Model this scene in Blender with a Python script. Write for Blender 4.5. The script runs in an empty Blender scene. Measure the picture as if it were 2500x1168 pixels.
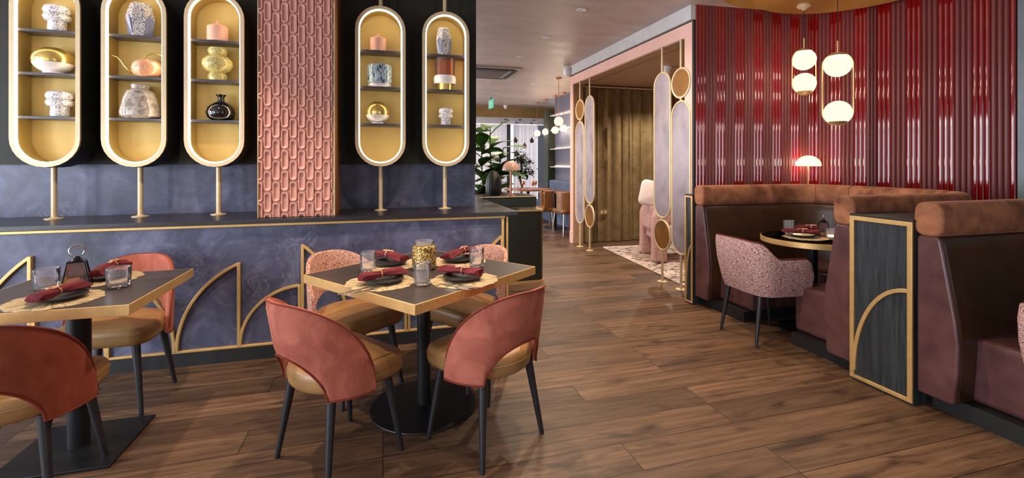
import bpy, bmesh, math, random
from math import sin, cos, pi, radians, sqrt, atan2
from mathutils import Vector, Matrix
random.seed(7)
S = bpy.context.scene
C = S.collection

# ------------------------------------------------------------------ materials
def lin(c):
    r = []
    for v in c[:3]:
        v /= 255.0
        r.append(v/12.92 if v <= 0.04045 else ((v+0.055)/1.055)**2.4)
    return (r[0], r[1], r[2], 1.0)

class NT:
    def __init__(s, name):
        s.m = bpy.data.materials.new(name); s.m.use_nodes = True
        s.t = s.m.node_tree; s.n = s.t.nodes; s.l = s.t.links
        s.b = s.n['Principled BSDF']
    def node(s, t, **k):
        n = s.n.new(t)
        for a, v in k.items(): setattr(n, a, v)
        return n
    def inp(s, n, **k):
        for a, v in k.items(): n.inputs[a.replace('_', ' ')].default_value = v
    def coord(s, scale=(1, 1, 1), rot=(0, 0, 0), loc=(0, 0, 0)):
        c = s.node('ShaderNodeTexCoord'); mp = s.node('ShaderNodeMapping')
        mp.inputs['Scale'].default_value = scale; mp.inputs['Rotation'].default_value = rot
        mp.inputs['Location'].default_value = loc
        s.l.new(c.outputs['Object'], mp.inputs['Vector']); return mp.outputs['Vector']
    def noise(s, vec, scale, detail=4, rough=0.55, dist=0.0):
        n = s.node('ShaderNodeTexNoise'); n.inputs['Scale'].default_value = scale
        n.inputs['Detail'].default_value = detail; n.inputs['Roughness'].default_value = rough
        n.inputs['Distortion'].default_value = dist
        s.l.new(vec, n.inputs['Vector']); return n.outputs['Fac']
    def ramp(s, fac, stops, interp='LINEAR'):
        r = s.node('ShaderNodeValToRGB'); r.color_ramp.interpolation = interp
        e = r.color_ramp.elements
        while len(e) < len(stops): e.new(0.5)
        for i, (p, c) in enumerate(stops):
            e[i].position = p; e[i].color = c if len(c) == 4 and max(c) <= 1.0001 and isinstance(c, tuple) and c[3] == 1.0 and sum(c[:3]) <= 3 else lin(c)
        s.l.new(fac, r.inputs['Fac']); return r.outputs['Color']
    def mix(s, a, b, fac, mode='MIX'):
        m = s.node('ShaderNodeMix', data_type='RGBA', blend_type=mode)
        for i_, v in ((0, fac), (6, a), (7, b)):
            sk = m.inputs[i_]
            if isinstance(v, (int, float, tuple)): sk.default_value = v
            else: s.l.new(v, sk)
        return m.outputs[2]
    def bump(s, h, strength=0.3, dist=0.01):
        b = s.node('ShaderNodeBump'); b.inputs['Strength'].default_value = strength
        b.inputs['Distance'].default_value = dist
        s.l.new(h, b.inputs['Height']); s.l.new(b.outputs['Normal'], s.b.inputs['Normal'])
    def col(s, v):
        if isinstance(v, tuple): s.b.inputs['Base Color'].default_value = v
        else: s.l.new(v, s.b.inputs['Base Color'])
    def rough(s, v):
        if isinstance(v, (int, float)): s.b.inputs['Roughness'].default_value = v
        else: s.l.new(v, s.b.inputs['Roughness'])

def plain(name, c, rough=0.5, metal=0.0, vary=0.12, vscale=9.0, bump=0.0, bscale=200, spec=0.5, coat=0.0):
    k = NT(name); L = lin(c); v = k.coord()
    n = k.noise(v, vscale, 5)
    lo = tuple(x*(1-vary) for x in L[:3])+(1.0,); hi = tuple(min(1, x*(1+vary)) for x in L[:3])+(1.0,)
    k.col(k.ramp(n, [(0.3, lo), (0.7, hi)]))
    k.rough(rough); k.b.inputs['Metallic'].default_value = metal
    k.b.inputs['Specular IOR Level'].default_value = spec
    if coat: k.b.inputs['Coat Weight'].default_value = coat; k.b.inputs['Coat Roughness'].default_value = 0.1
    if bump: k.bump(k.noise(v, bscale, 2), bump, 0.004)
    return k.m

def emis(name, c, strength, base=(240, 230, 210)):
    k = NT(name); k.col(lin(base)); k.b.inputs['Emission Color'].default_value = lin(c)
    k.b.inputs['Emission Strength'].default_value = strength; return k.m

def slate(name, dark, mid, light, rough=0.42):
    k = NT(name); v = k.coord()
    n = k.noise(v, 3.6, 9, 0.7, 0.5)
    base = k.ramp(n, [(0.3, dark), (0.52, mid), (0.78, light)])
    w = k.noise(v, 5.0, 6, 0.65, 1.6)
    vein = k.ramp(w, [(0.475, (0.0, 0.0, 0.0, 1.0)), (0.5, (0.7, 0.7, 0.7, 1.0)), (0.525, (0.0, 0.0, 0.0, 1.0))])
    gate = k.ramp(k.noise(v, 2.3, 3), [(0.5, (0.0, 0.0, 0.0, 1.0)), (0.66, (1.0, 1.0, 1.0, 1.0))])
    f = k.mix(vein, gate, 1.0, 'MULTIPLY')
    k.col(k.mix(base, lin((128, 132, 150)), f))
    k.rough(rough); k.bump(n, 0.08, 0.01); return k.m

def floor_mat():
    k = NT('floor_planks'); v = k.coord()
    br = k.node('ShaderNodeTexBrick'); k.l.new(v, br.inputs['Vector'])
    br.offset = 0.37; br.offset_frequency = 3; br.squash = 1.0
    br.inputs['Color1'].default_value = (0, 0, 0, 1); br.inputs['Color2'].default_value = (1, 1, 1, 1)
    br.inputs['Mortar'].default_value = (0.5, 0.5, 0.5, 1)
    br.inputs['Scale'].default_value = 1.0; br.inputs['Mortar Size'].default_value = 0.0022
    br.inputs['Mortar Smooth'].default_value = 0.3; br.inputs['Bias'].default_value = 0.0
    br.inputs['Brick Width'].default_value = 1.75; br.inputs['Row Height'].default_value = 0.2
    # per-plank offset of the grain
    off = k.node('ShaderNodeVectorMath', operation='MULTIPLY_ADD')
    k.l.new(br.outputs['Color'], off.inputs[0]); off.inputs[1].default_value = (7.3, 3.1, 5.0)
    mp = k.node('ShaderNodeMapping'); mp.inputs['Scale'].default_value = (0.7, 11, 1)
    k.l.new(v, off.inputs[2]); k.l.new(off.outputs[0], mp.inputs['Vector'])
    g = k.noise(mp.outputs['Vector'], 2.2, 9, 0.7, 0.45)
    base = k.ramp(g, [(0.27, (58, 41, 29)), (0.45, (103, 77, 57)), (0.6, (126, 98, 75)), (0.8, (150, 122, 96))])
    mp2 = k.node('ShaderNodeMapping'); mp2.inputs['Scale'].default_value = (1.6, 5.5, 1)
    k.l.new(off.outputs[0], mp2.inputs['Vector'])
    kn = k.ramp(k.noise(mp2.outputs['Vector'], 1.9, 3, 0.5, 0.6), [(0.57, (0.0, 0.0, 0.0, 1.0)), (0.72, (0.8, 0.8, 0.8, 1.0))])
    base = k.mix(base, lin((42, 26, 20)), kn)
    tint = k.ramp(br.outputs['Color'], [(0.0, (0.5, 0.49, 0.48, 1.0)), (0.5, (0.8, 0.78, 0.76, 1.0)), (1.0, (1.0, 0.96, 0.92, 1.0))])
    base = k.mix(base, tint, 1.0, 'MULTIPLY')
    base = k.mix(base, lin((24, 15, 11)), br.outputs['Fac'])
    k.col(base)
    k.rough(k.ramp(g, [(0.2, (0.48, 0.48, 0.48, 1.0)), (0.8, (0.36, 0.36, 0.36, 1.0))]))
    inv = k.node('ShaderNodeMath', operation='MULTIPLY_ADD'); k.l.new(br.outputs['Fac'], inv.inputs[0])
    inv.inputs[1].default_value = -1.2; k.l.new(g, inv.inputs[2]); k.bump(inv.outputs[0], 0.25, 0.006)
    k.b.inputs['Specular IOR Level'].default_value = 0.4
    return k.m

def darkwood(name, a, b, rough=0.4, axis='x'):
    k = NT(name); sc = {'x': (1.2, 14, 14), 'z': (16, 16, 1.0)}[axis]
    v = k.coord(sc); g = k.noise(v, 2.5, 7, 0.6, 0.8)
    k.col(k.ramp(g, [(0.3, a), (0.7, b)])); k.rough(rough); k.bump(g, 0.15, 0.004); return k.m

def velvet(name, a, b, sheen=0.6, stripes=False):
    k = NT(name); v = k.coord()
    n = k.noise(v, 6.5, 5, 0.6, 0.8)
    k.col(k.ramp(n, [(0.3, a), (0.7, b)])); k.rough(0.75)
    k.b.inputs['Sheen Weight'].default_value = sheen; k.b.inputs['Sheen Roughness'].default_value = 0.35
    k.b.inputs['Sheen Tint'].default_value = lin((205, 150, 128)); k.b.inputs['Specular IOR Level'].default_value = 0.2
    if stripes:
        w = k.node('ShaderNodeTexWave'); w.inputs['Scale'].default_value = 70; k.l.new(v, w.inputs['Vector']); k.bump(w.outputs['Fac'], 0.25, 0.0015)
    else: k.bump(k.noise(v, 350, 2), 0.15, 0.002)
    return k.m

def leather(name, a, b, rough=0.36):
    k = NT(name); v = k.coord()
    n = k.noise(v, 5.5, 4, 0.55, 0.4); k.col(k.ramp(n, [(0.3, a), (0.72, b)]))
    k.rough(rough); vo = k.node('ShaderNodeTexVoronoi'); vo.inputs['Scale'].default_value = 260
    k.l.new(v, vo.inputs['Vector']); k.bump(vo.outputs['Distance'], 0.12, 0.002); return k.m

def tweed(name, dark, light, sc=(70, 70, 190), lo=0.44, hi=0.54):
    k = NT(name); v = k.coord(sc)
    n = k.noise(v, 1.0, 2, 0.6, 0.3)
    k.col(k.ramp(n, [(lo, dark), (hi, light)])); k.rough(0.9); k.bump(n, 0.5, 0.004)
    k.b.inputs['Specular IOR Level'].default_value = 0.15; return k.m

def speckle(name, base, spot, scale=60, rough=0.25, trans=0.0):
    k = NT(name); v = k.coord(); n = k.noise(v, scale, 3, 0.6, 0.6)
    k.col(k.ramp(n, [(0.4, spot), (0.52, base), (0.62, base), (0.72, spot)])); k.rough(rough)
    k.b.inputs['Transmission Weight'].default_value = trans; k.bump(n, 0.25, 0.004); return k.m

def glass(name, c=(255, 255, 255), rough=0.02, ior=1.45, alpha_mix=None):
    k = NT(name); k.col(lin(c)); k.rough(rough); k.b.inputs['Transmission Weight'].default_value = 1.0
    k.b.inputs['IOR'].default_value = ior
    if rough > 0.1:
        v = k.coord(); k.bump(k.noise(v, 30, 3), 0.2, 0.004)
    return k.m

def thin(name, c, frost=0.05):
    k = NT(name); k.n.remove(k.b); L = lin(c)
    t = k.node('ShaderNodeBsdfTransparent'); t.inputs['Color'].default_value = L
    g = k.node('ShaderNodeBsdfGlossy'); g.inputs['Roughness'].default_value = 0.06; g.inputs['Color'].default_value = (0.95, 0.95, 0.95, 1)
    d = k.node('ShaderNodeBsdfDiffuse'); d.inputs['Color'].default_value = (0.9, 0.88, 0.88, 1)
    lw = k.node('ShaderNodeLayerWeight'); lw.inputs['Blend'].default_value = 0.16
    m1 = k.node('ShaderNodeMixShader'); m1.inputs[0].default_value = frost; k.l.new(t.outputs[0], m1.inputs[1]); k.l.new(d.outputs[0], m1.inputs[2])
    m2 = k.node('ShaderNodeMixShader'); k.l.new(lw.outputs['Fresnel'], m2.inputs[0]); k.l.new(m1.outputs[0], m2.inputs[1]); k.l.new(g.outputs[0], m2.inputs[2])
    k.l.new(m2.outputs[0], k.n['Material Output'].inputs['Surface']); return k.m

def mottled_gold(name):
    k = NT(name); v = k.coord(); vo = k.node('ShaderNodeTexVoronoi'); vo.inputs['Scale'].default_value = 55
    n = k.node('ShaderNodeTexNoise'); n.inputs['Scale'].default_value = 30; k.l.new(v, n.inputs['Vector'])
    mx = k.mix(v, n.outputs['Color'], 0.12); k.l.new(mx, vo.inputs['Vector'])
    k.col(k.ramp(vo.outputs['Distance'], [(0.1, (235, 215, 160)), (0.45, (190, 155, 85)), (0.75, (95, 70, 30))]))
    k.b.inputs['Metallic'].default_value = 0.7; k.rough(0.25); k.bump(vo.outputs['Distance'], 0.6, 0.006); return k.m

def placemat_mat(name):
    k = NT(name); v = k.coord()
    sp = k.node('ShaderNodeSeparateXYZ'); k.l.new(v, sp.inputs[0])
    at = k.node('ShaderNodeMath', operation='ARCTAN2'); k.l.new(sp.outputs['Y'], at.inputs[0]); k.l.new(sp.outputs['X'], at.inputs[1])
    ln = k.node('ShaderNodeVectorMath', operation='LENGTH'); k.l.new(v, ln.inputs[0])
    cb = k.node('ShaderNodeCombineXYZ'); k.l.new(at.outputs[0], cb.inputs['X']); k.l.new(ln.outputs['Value'], cb.inputs['Y'])
    mp = k.node('ShaderNodeMapping'); mp.inputs['Scale'].default_value = (9, 14, 1); k.l.new(cb.outputs[0], mp.inputs['Vector'])
    w = k.noise(mp.outputs['Vector'], 1.0, 3, 0.6, 0.5)
    k.col(k.ramp(w, [(0.3, (92, 72, 46)), (0.45, (172, 148, 108)), (0.7, (204, 186, 148))]))
    k.rough(0.6); k.bump(w, 0.6, 0.006); return k.m

def mirror_glass(name, c=(150, 150, 160)):
    k = NT(name); v = k.coord((1, 1.2, 0.7)); n = k.noise(v, 3.5, 5, 0.6, 0.6)
    k.col(k.ramp(n, [(0.3, tuple(int(x*0.72) for x in c)), (0.7, c)])); k.b.inputs['Metallic'].default_value = 0.25
    k.rough(k.ramp(n, [(0.3, (0.3, 0.3, 0.3, 1.0)), (0.7, (0.18, 0.18, 0.18, 1.0))])); return k.m

def leafmat(name, a, b):
    k = NT(name); v = k.coord(); n = k.noise(v, 7, 3); k.col(k.ramp(n, [(0.35, a), (0.65, b)])); k.rough(0.4)
    k.b.inputs['Subsurface Weight'].default_value = 0.0; return k.m

def ceilmat():
    k = NT('ceiling_plaster'); v = k.coord((0.7, 2.2, 1)); n = k.noise(v, 1.1, 6, 0.6, 0.8)
    k.col(k.ramp(n, [(0.3, (166, 146, 138)), (0.5, (190, 170, 164)), (0.72, (210, 192, 186))]))
    k.rough(k.ramp(n, [(0.3, (0.36, 0.36, 0.36, 1.0)), (0.7, (0.55, 0.55, 0.55, 1.0))])); k.bump(n, 0.1, 0.01); return k.m

M = {}
M['floor'] = floor_mat()
M['ceiling'] = ceilmat()
M['slate'] = slate('slate_panel', (46, 48, 63), (80, 82, 107), (126, 128, 156))
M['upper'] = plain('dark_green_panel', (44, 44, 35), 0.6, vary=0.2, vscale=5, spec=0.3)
M['ledge'] = darkwood('black_stained_ledge', (22, 20, 24), (44, 40, 44), 0.3)
M['skirt'] = plain('black_skirting', (28, 27, 28), 0.5)
M['brass'] = plain('brushed_brass', (216, 176, 112), 0.4, 0.45, 0.08, 30)
M['brassdull'] = plain('satin_champagne_brass', (212, 188, 148), 0.42, 0.15, 0.06, 20)
M['goldpaint'] = plain('gold_painted_interior', (190, 162, 94), 0.5, 0.2, 0.06, 6)
M['led'] = emis('warm_led_strip', (255, 238, 212), 12)
M['shelf'] = plain('charcoal_shelf', (66, 62, 66), 0.35, 0.1)
M['tile'] = plain('terracotta_tile', (202, 148, 132), 0.45, vary=0.07, vscale=14)
M['tiletrim'] = plain('cream_edge_trim', (196, 168, 130), 0.5)
M['tileside'] = plain('caramel_column_side', (150, 96, 52), 0.5)
M['tabletop'] = darkwood('dark_oak_top', (44, 38, 37), (72, 62, 59), 0.3)
M['blackmetal'] = plain('black_powder_coat', (19, 19, 21), 0.45, 0.0, 0.1, spec=0.35)
M['blackgloss'] = plain('black_gloss_turned', (20, 18, 20), 0.12, 0.2, 0.1)
M['legs'] = plain('ebonised_leg', (36, 35, 39), 0.35, 0.0, 0.15, 30)
M['velvet'] = velvet('rust_velvet', (146, 76, 60), (190, 112, 92))
M['velvet_rib'] = velvet('rust_ribbed_velvet', (124, 56, 38), (150, 76, 54), 0.4, True)
M['velvetdark'] = velvet('rust_velvet_piping', (110, 44, 32), (130, 56, 40), 0.3)
M['tan'] = leather('tan_leather', (138, 100, 58), (176, 136, 86), 0.36)
M['tweed_red'] = tweed('pink_red_tweed', (146, 82, 70), (222, 182, 162), (150, 150, 260))
M['tweed_plum'] = tweed('plum_pink_tweed', (88, 46, 50), (224, 184, 178), (110, 110, 330), 0.41, 0.54)
M['plumpipe'] = velvet('plum_piping', (70, 30, 34), (88, 40, 42), 0.3)
M['boucle'] = tweed('pale_pink_boucle', (170, 128, 124), (222, 184, 178), (110, 110, 110), 0.38, 0.6)
M['oxblood'] = leather('oxblood_leather', (72, 44, 44), (104, 68, 66), 0.33)
M['brownhide'] = leather('brown_leather', (52, 33, 20), (76, 50, 31), 0.36)
M['rollvelvet'] = velvet('cognac_velvet', (106, 64, 44), (180, 120, 86), 0.4)
M['panelwood'] = darkwood('black_ash_panel', (20, 24, 26), (58, 64, 68), 0.45, 'z')
def redgloss(name, c, rough, spec, coat):
    k = NT(name); k.col(lin(c)); k.rough(rough); k.b.inputs['Specular IOR Level'].default_value = spec
    k.b.inputs['Coat Weight'].default_value = coat; k.b.inputs['Coat Roughness'].default_value = 0.03
    v = k.coord((6, 6, 1.2)); k.bump(k.noise(v, 4, 1), 0.015, 0.01); return k.m
M['redgloss'] = redgloss('red_glazed_tile', (124, 14, 16), 0.06, 0.5, 0.9)
M['redmatt'] = redgloss('plum_matt_tile', (108, 48, 46), 0.36, 0.35, 0.0)
M['pinkframe'] = plain('dusty_pink_paint', (232, 182, 166), 0.45, vary=0.05)
M['tanpaint'] = plain('tan_reveal', (172, 138, 108), 0.5, vary=0.06)
M['greybeam'] = plain('pale_grey_plaster', (190, 186, 184), 0.6, vary=0.08)
M['shadowgap'] = plain('dark_shadow_gap', (36, 32, 30), 0.6)
M['greymarble'] = slate('grey_marble', (92, 104, 108), (112, 122, 126), (134, 142, 146), 0.35)
M['curtain'] = velvet('olive_brown_velvet', (112, 92, 60), (140, 118, 82), 0.2)
M['rug'] = tweed('black_cream_rug', (66, 58, 56), (206, 186, 174), (9, 22, 9), 0.40, 0.47)
M['rugedge'] = plain('cream_rug_binding', (214, 196, 182), 0.8)
M['mirror'] = mirror_glass('smoked_mirror_glass', (192, 178, 186))
M['amberglass'] = mirror_glass('amber_glass', (170, 118, 60))
M['golddisc'] = plain('gold_leaf_ceiling', (196, 148, 66), 0.38, 0.35, 0.06)
def opal(name, c, strength, through):
    k = NT(name); k.n.remove(k.b); e = k.node('ShaderNodeEmission'); e.inputs['Color'].default_value = lin(c); e.inputs['Strength'].default_value = strength
    t = k.node('ShaderNodeBsdfTransparent'); m = k.node('ShaderNodeMixShader'); m.inputs[0].default_value = through
    k.l.new(e.outputs[0], m.inputs[1]); k.l.new(t.outputs[0], m.inputs[2]); k.l.new(m.outputs[0], k.n['Material Output'].inputs['Surface']); return k.m
M['globe'] = opal('opal_globe', (255, 238, 212), 1.35, 0.3)
M['dome'] = opal('lit_opal_dome', (255, 222, 172), 2.2, 0.4)
M['domeoff'] = plain('blush_ceramic_shade', (200, 158, 138), 0.4, vary=0.05)
M['white'] = plain('white_plastic', (225, 222, 222), 0.4, vary=0.03)
M['cushion'] = plain('cream_cushion', (226, 208, 200), 0.8, vary=0.05)
M['lens'] = emis('downlight_lens', (255, 232, 200), 30)
M['greenpanel'] = plain('dark_green_lacquer', (34, 38, 24), 0.35, vary=0.1)
M['glass'] = thin('clear_glass', (252, 250, 252), 0.09)
M['ribglass'] = thin('smoky_facet_glass', (236, 218, 208), 0.03)
M['whiskyglass'] = thin('amber_jar_glass', (252, 216, 152), 0.05)
M['mottled'] = mottled_gold('mercury_gold_glass')
M['mat'] = placemat_mat('woven_straw')
M['plate'] = plain('charcoal_stoneware', (52, 50, 50), 0.28, vary=0.2, vscale=40)
M['napkin'] = velvet('burgundy_linen', (84, 24, 32), (118, 42, 50), 0.15)
M['napring'] = plain('blush_gold_ring', (214, 160, 122), 0.35, 0.3)
M['steel'] = plain('polished_steel', (190, 186, 182), 0.18, 0.95, 0.05)
M['candle'] = emis('lit_tealight', (255, 190, 110), 6.0)
M['speck'] = speckle('white_speckled_glass', (232, 228, 228), (112, 108, 124), 130)
M['speckgold'] = speckle('golden_bubbled_glass', (206, 190, 120), (140, 124, 76), 120, 0.12)
M['silverleaf'] = speckle('crackled_silver_glass', (176, 164, 152), (132, 120, 112), 26, 0.18)
M['faceted'] = speckle('grey_carved_glass', (196, 188, 186), (70, 64, 72), 120, 0.25)
M['facetblue'] = plain('blue_grey_facet', (110, 114, 140), 0.2)
M['goldmetal'] = plain('polished_gold', (222, 190, 108), 0.26, 0.8, 0.16, 40)
M['porcelain'] = plain('white_porcelain', (226, 216, 212), 0.25, vary=0.03)
M['pinkjar'] = plain('blush_matt_ceramic', (226, 172, 146), 0.6, vary=0.04)
M['pinkgold'] = speckle('rose_marbled_glaze', (226, 160, 120), (240, 206, 168), 14, 0.16)
M['blackglaze'] = plain('black_glaze', (14, 13, 15), 0.06, 0.0, 0.1, coat=0.5)
def bluestripe():
    k = NT('blue_ribbed_glass'); v = k.coord((1, 1, 0.35)); w = k.noise(v, 46, 3, 0.6, 1.0)
    k.col(k.ramp(w, [(0.42, (44, 66, 88)), (0.5, (190, 206, 210)), (0.62, (96, 130, 150))])); k.rough(0.15); k.bump(w, 0.4, 0.004); return k.m
M['bluestripe'] = bluestripe()
M['bluefab'] = velvet('slate_blue_fabric', (72, 84, 108), (98, 110, 134), 0.2)
M['sheer'] = emis('daylit_sheer_voile', (255, 246, 244), 0.75, (235, 230, 230))
M['sheerblue'] = plain('blue_grey_blind', (150, 156, 172), 0.7)
M['mullion'] = plain('dark_window_frame', (56, 54, 60), 0.5)
M['bulkhead'] = plain('bronze_bulkhead', (150, 120, 72), 0.5, 0.1)
M['soffit'] = plain('white_soffit', (214, 208, 210), 0.6, vary=0.03)
M['greencol'] = plain('deep_green_pillar', (40, 50, 34), 0.5)
M['bluewall'] = plain('grey_blue_wall', (112, 112, 130), 0.55, vary=0.06)
M['warmled'] = emis('warm_shelf_light', (255, 214, 150), 5.0)
M['leaf'] = leafmat('fiddle_leaf', (44, 80, 28), (92, 138, 56))
M['leafdark'] = leafmat('dark_bonsai_leaf', (26, 40, 24), (46, 66, 38))
M['bark'] = plain('bark', (78, 62, 46), 0.8)
M['pot'] = plain('black_ribbed_planter', (34, 36, 30), 0.5)
M['soil'] = plain('dark_soil', (40, 30, 24), 0.9, vary=0.3, vscale=60)
M['copper'] = plain('rose_copper', (196, 134, 110), 0.3, 0.7)
M['farwood'] = darkwood('warm_wood_top', (96, 58, 40), (140, 92, 62), 0.35)
M['chairbrown'] = leather('caramel_leather', (110, 72, 38), (140, 96, 54))
M['acgrey'] = plain('ac_grille', (120, 104, 98), 0.5)
M['exitgreen'] = emis('exit_green', (90, 190, 150), 0.8, (70, 160, 130))
M['dropglass'] = plain('smoked_drop_glass', (110, 92, 76), 0.15, 0.3)

# ------------------------------------------------------------------ mesh tools
class MB:
    def __init__(s): s.v = []; s.f = []; s.mi = []; s.cur = 0
    def add(s, verts, faces):
        o = len(s.v); s.v += [tuple(p) for p in verts]
        for f in faces: s.f.append([i+o for i in f]); s.mi.append(s.cur)
        return s
    def box(s, x0, x1, y0, y1, z0, z1):
        return s.add([(x0, y0, z0), (x1, y0, z0), (x1, y1, z0), (x0, y1, z0), (x0, y0, z1), (x1, y0, z1), (x1, y1, z1), (x0, y1, z1)],
                     [(3, 2, 1, 0), (4, 5, 6, 7), (0, 1, 5, 4), (1, 2, 6, 5), (2, 3, 7, 6), (3, 0, 4, 7)])
    def loops(s, rings, cap0=True, cap1=True, closed=True, cyc=False):
        n = len(rings[0]); V = [p for r in rings for p in r]; F = []
        R = len(rings)
        for i in range(R if cyc else R-1):
            a = i*n; b = ((i+1) % R)*n
            for j in range(n if closed else n-1):
                k = (j+1) % n; F.append((a+j, a+k, b+k, b+j))
        if not cyc:
            if cap0: F.append(tuple(range(n-1, -1, -1)))
            if cap1: F.append(tuple((R-1)*n+j for j in range(n)))
        return s.add(V, F)
    def lathe(s, prof, n=32, cx=0, cy=0, mod=None):
        rings = []
        for r, z in prof:
            rings.append([(cx+(r*(mod(2*pi*j/n, z) if mod else 1))*cos(2*pi*j/n), cy+(r*(mod(2*pi*j/n, z) if mod else 1))*sin(2*pi*j/n), z) for j in range(n)])
        return s.loops(rings)
    def cyl(s, p, q, r0, r1=None, n=14):
        r1 = r0 if r1 is None else r1; p = Vector(p); q = Vector(q); d = (q-p).normalized()
        u = d.orthogonal().normalized(); w = d.cross(u)
        return s.loops([[tuple(c+(u*cos(2*pi*j/n)+w*sin(2*pi*j/n))*r) for j in range(n)] for c, r in ((p, r0), (q, r1))])
    def tube(s, pts, r, n=8, cyc=False):
        P = [Vector(p) for p in pts]; rings = []; N = len(P)
        up = None
        for i, p in enumerate(P):
            if cyc: t = (P[(i+1) % N]-P[i-1]).normalized()
            else: t = (P[min(i+1, N-1)]-P[max(i-1, 0)]).normalized()
            if up is None: up = t.orthogonal().normalized()
            up = (up-t*up.dot(t)).normalized(); w = t.cross(up)
            rr = r(i/(N-1)) if callable(r) else r
            rings.append([tuple(p+(up*cos(2*pi*j/n)+w*sin(2*pi*j/n))*rr) for j in range(n)])
        return s.loops(rings, cyc=cyc)
    def prism(s, pts, z0, z1):
        return s.loops([[(x, y, z0) for x, y in pts], [(x, y, z1) for x, y in pts]])
    def prismy(s, pts, y0, y1):      # outline in x,z
        return s.loops([[(x, y1, z) for x, z in pts], [(x, y0, z) for x, z in pts]])
    def prismx(s, pts, x0, x1):      # outline in y,z
        return s.loops([[(x0, y, z) for y, z in pts], [(x1, y, z) for y, z in pts]])
    def pad(s, pts, z0, z1, r, crown=0.0):
        cx = sum(p[0] for p in pts)/len(pts); cy = sum(p[1] for p in pts)/len(pts)
        R = max(sqrt((x-cx)**2+(y-cy)**2) for x, y in pts); rings = []
        def ring(inset, z):
            k = 1-inset/R; return [(cx+(x-cx)*k, cy+(y-cy)*k, z) for x, y in pts]
        for a in (90, 60, 30, 0): rings.append(ring(r*(1-cos(radians(a))), z0+r*(1-sin(radians(a)))))
        for a in (0, 22, 45, 67, 90): rings.append(ring(r*(1-cos(radians(a))), z1-r*(1-sin(radians(a)))))
        for q in (0.3, 0.6, 0.85): rings.append(ring(r+(R-r)*q, z1+crown*(1-(1-q)**2)))
        return s.loops(rings)
    def sphere(s, c, r, sz=1.0, n=24, m=14):
        return s.lathe([(max(1e-4, r*sin(pi*i/m)), c[2]-r*sz*cos(pi*i/m)) for i in range(m+1)], n, c[0], c[1])
    def xf(s, mat):
        s.v = [tuple(mat @ Vector(p)) for p in s.v]; return s
    def build(s, name, mat=None, parent=None, smooth=True, bevel=0.0, ang=40, mats=None, seg=3):
        me = bpy.data.meshes.new(name); me.from_pydata(s.v, [], s.f)
        for m in (mats or [mat]): me.materials.append(m)
        if mats: me.polygons.foreach_set('material_index', s.mi)
        bm = bmesh.new(); bm.from_mesh(me); bmesh.ops.recalc_face_normals(bm, faces=bm.faces); bm.to_mesh(me); bm.free()
        if smooth:
            me.polygons.foreach_set('use_smooth', [True]*len(me.polygons)); me.set_sharp_from_angle(angle=radians(ang))
        me.update(); o = bpy.data.objects.new(name, me); C.objects.link(o)
        if parent: o.parent = parent
        if bevel:
            b = o.modifiers.new('bevel', 'BEVEL'); b.width = bevel; b.segments = seg; b.limit_method = 'ANGLE'; b.angle_limit = radians(35); b.harden_normals = False
        return o

def tag(o, label=None, cat=None, group=None, kind=None):
    if label: o['label'] = label
    if cat: o['category'] = cat
    if group: o['group'] = group
    if kind: o['kind'] = kind
    return o
def thing(name, label, cat, loc=(0, 0, 0), rz=0.0, group=None):
    o = bpy.data.objects.new(name, None); C.objects.link(o); o.empty_display_size = 0.1
    o.location = loc; o.rotation_euler = (0, 0, radians(rz)); return tag(o, label, cat, group)
def struct(name, o, label=None):
    o.name = name; o['kind'] = 'structure'; o['label'] = label or name.replace('_', ' '); o['category'] = name.split('_')[0]; return o
def copy_tree(o, parent=None, **k):
    c = o.copy(); C.objects.link(c)
    if parent: c.parent = parent
    for ch in list(o.children): copy_tree(ch, c)
    for a, v in k.items(): c[a] = v
    return c
def rr(w, d, r, n=5, cx=0, cy=0):
    P = []
    for sx, sy, a0 in ((1, 1, 0), (-1, 1, 90), (-1, -1, 180), (1, -1, 270)):
        for i in range(n+1):
            a = radians(a0+90*i/n); P.append((cx+sx*(w/2-r)+r*cos(a), cy+sy*(d/2-r)+r*sin(a)))
    return P
def stadium(w, z0, z1, n=14, cx=0.0):
    r = w/2; return [(cx+r*cos(pi*i/n), z1-r+r*sin(pi*i/n)) for i in range(n+1)]+[(cx-r*cos(pi*i/n), z0+r-r*sin(pi*i/n)) for i in range(n+1)]
def offset_path(P, o, closed=False):
    out = []; N = len(P)
    for i in range(N):
        a = Vector(P[i-1] if (i or closed) else P[0]); b = Vector(P[i]); c = Vector(P[(i+1) % N] if (i < N-1 or closed) else P[-1])
        d1 = (b-a); d2 = (c-b)
        if d1.length < 1e-9: d1 = d2
        if d2.length < 1e-9: d2 = d1
        d1.normalize(); d2.normalize(); t = (d1+d2).normalized(); nrm = Vector((-t.y, t.x)); k = 1/max(0.5, cos(d1.angle(d2)/2))
        out.append((b.x+nrm.x*o*k, b.y+nrm.y*o*k))
    return out
def sweep(mb, path, prof):   # prof: closed list of (offset, z); offset>0 is left of travel
    offs = {}
    for o, z in prof:
        if o not in offs: offs[o] = offset_path(path, o)
    return mb.loops([[(offs[o][i][0], offs[o][i][1], z) for o, z in prof] for i in range(len(path))])
def arc(cx, cy, r, a0, a1, n=12): return [(cx+r*cos(radians(a0+(a1-a0)*i/n)), cy+r*sin(radians(a0+(a1-a0)*i/n))) for i in range(n+1)]

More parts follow.
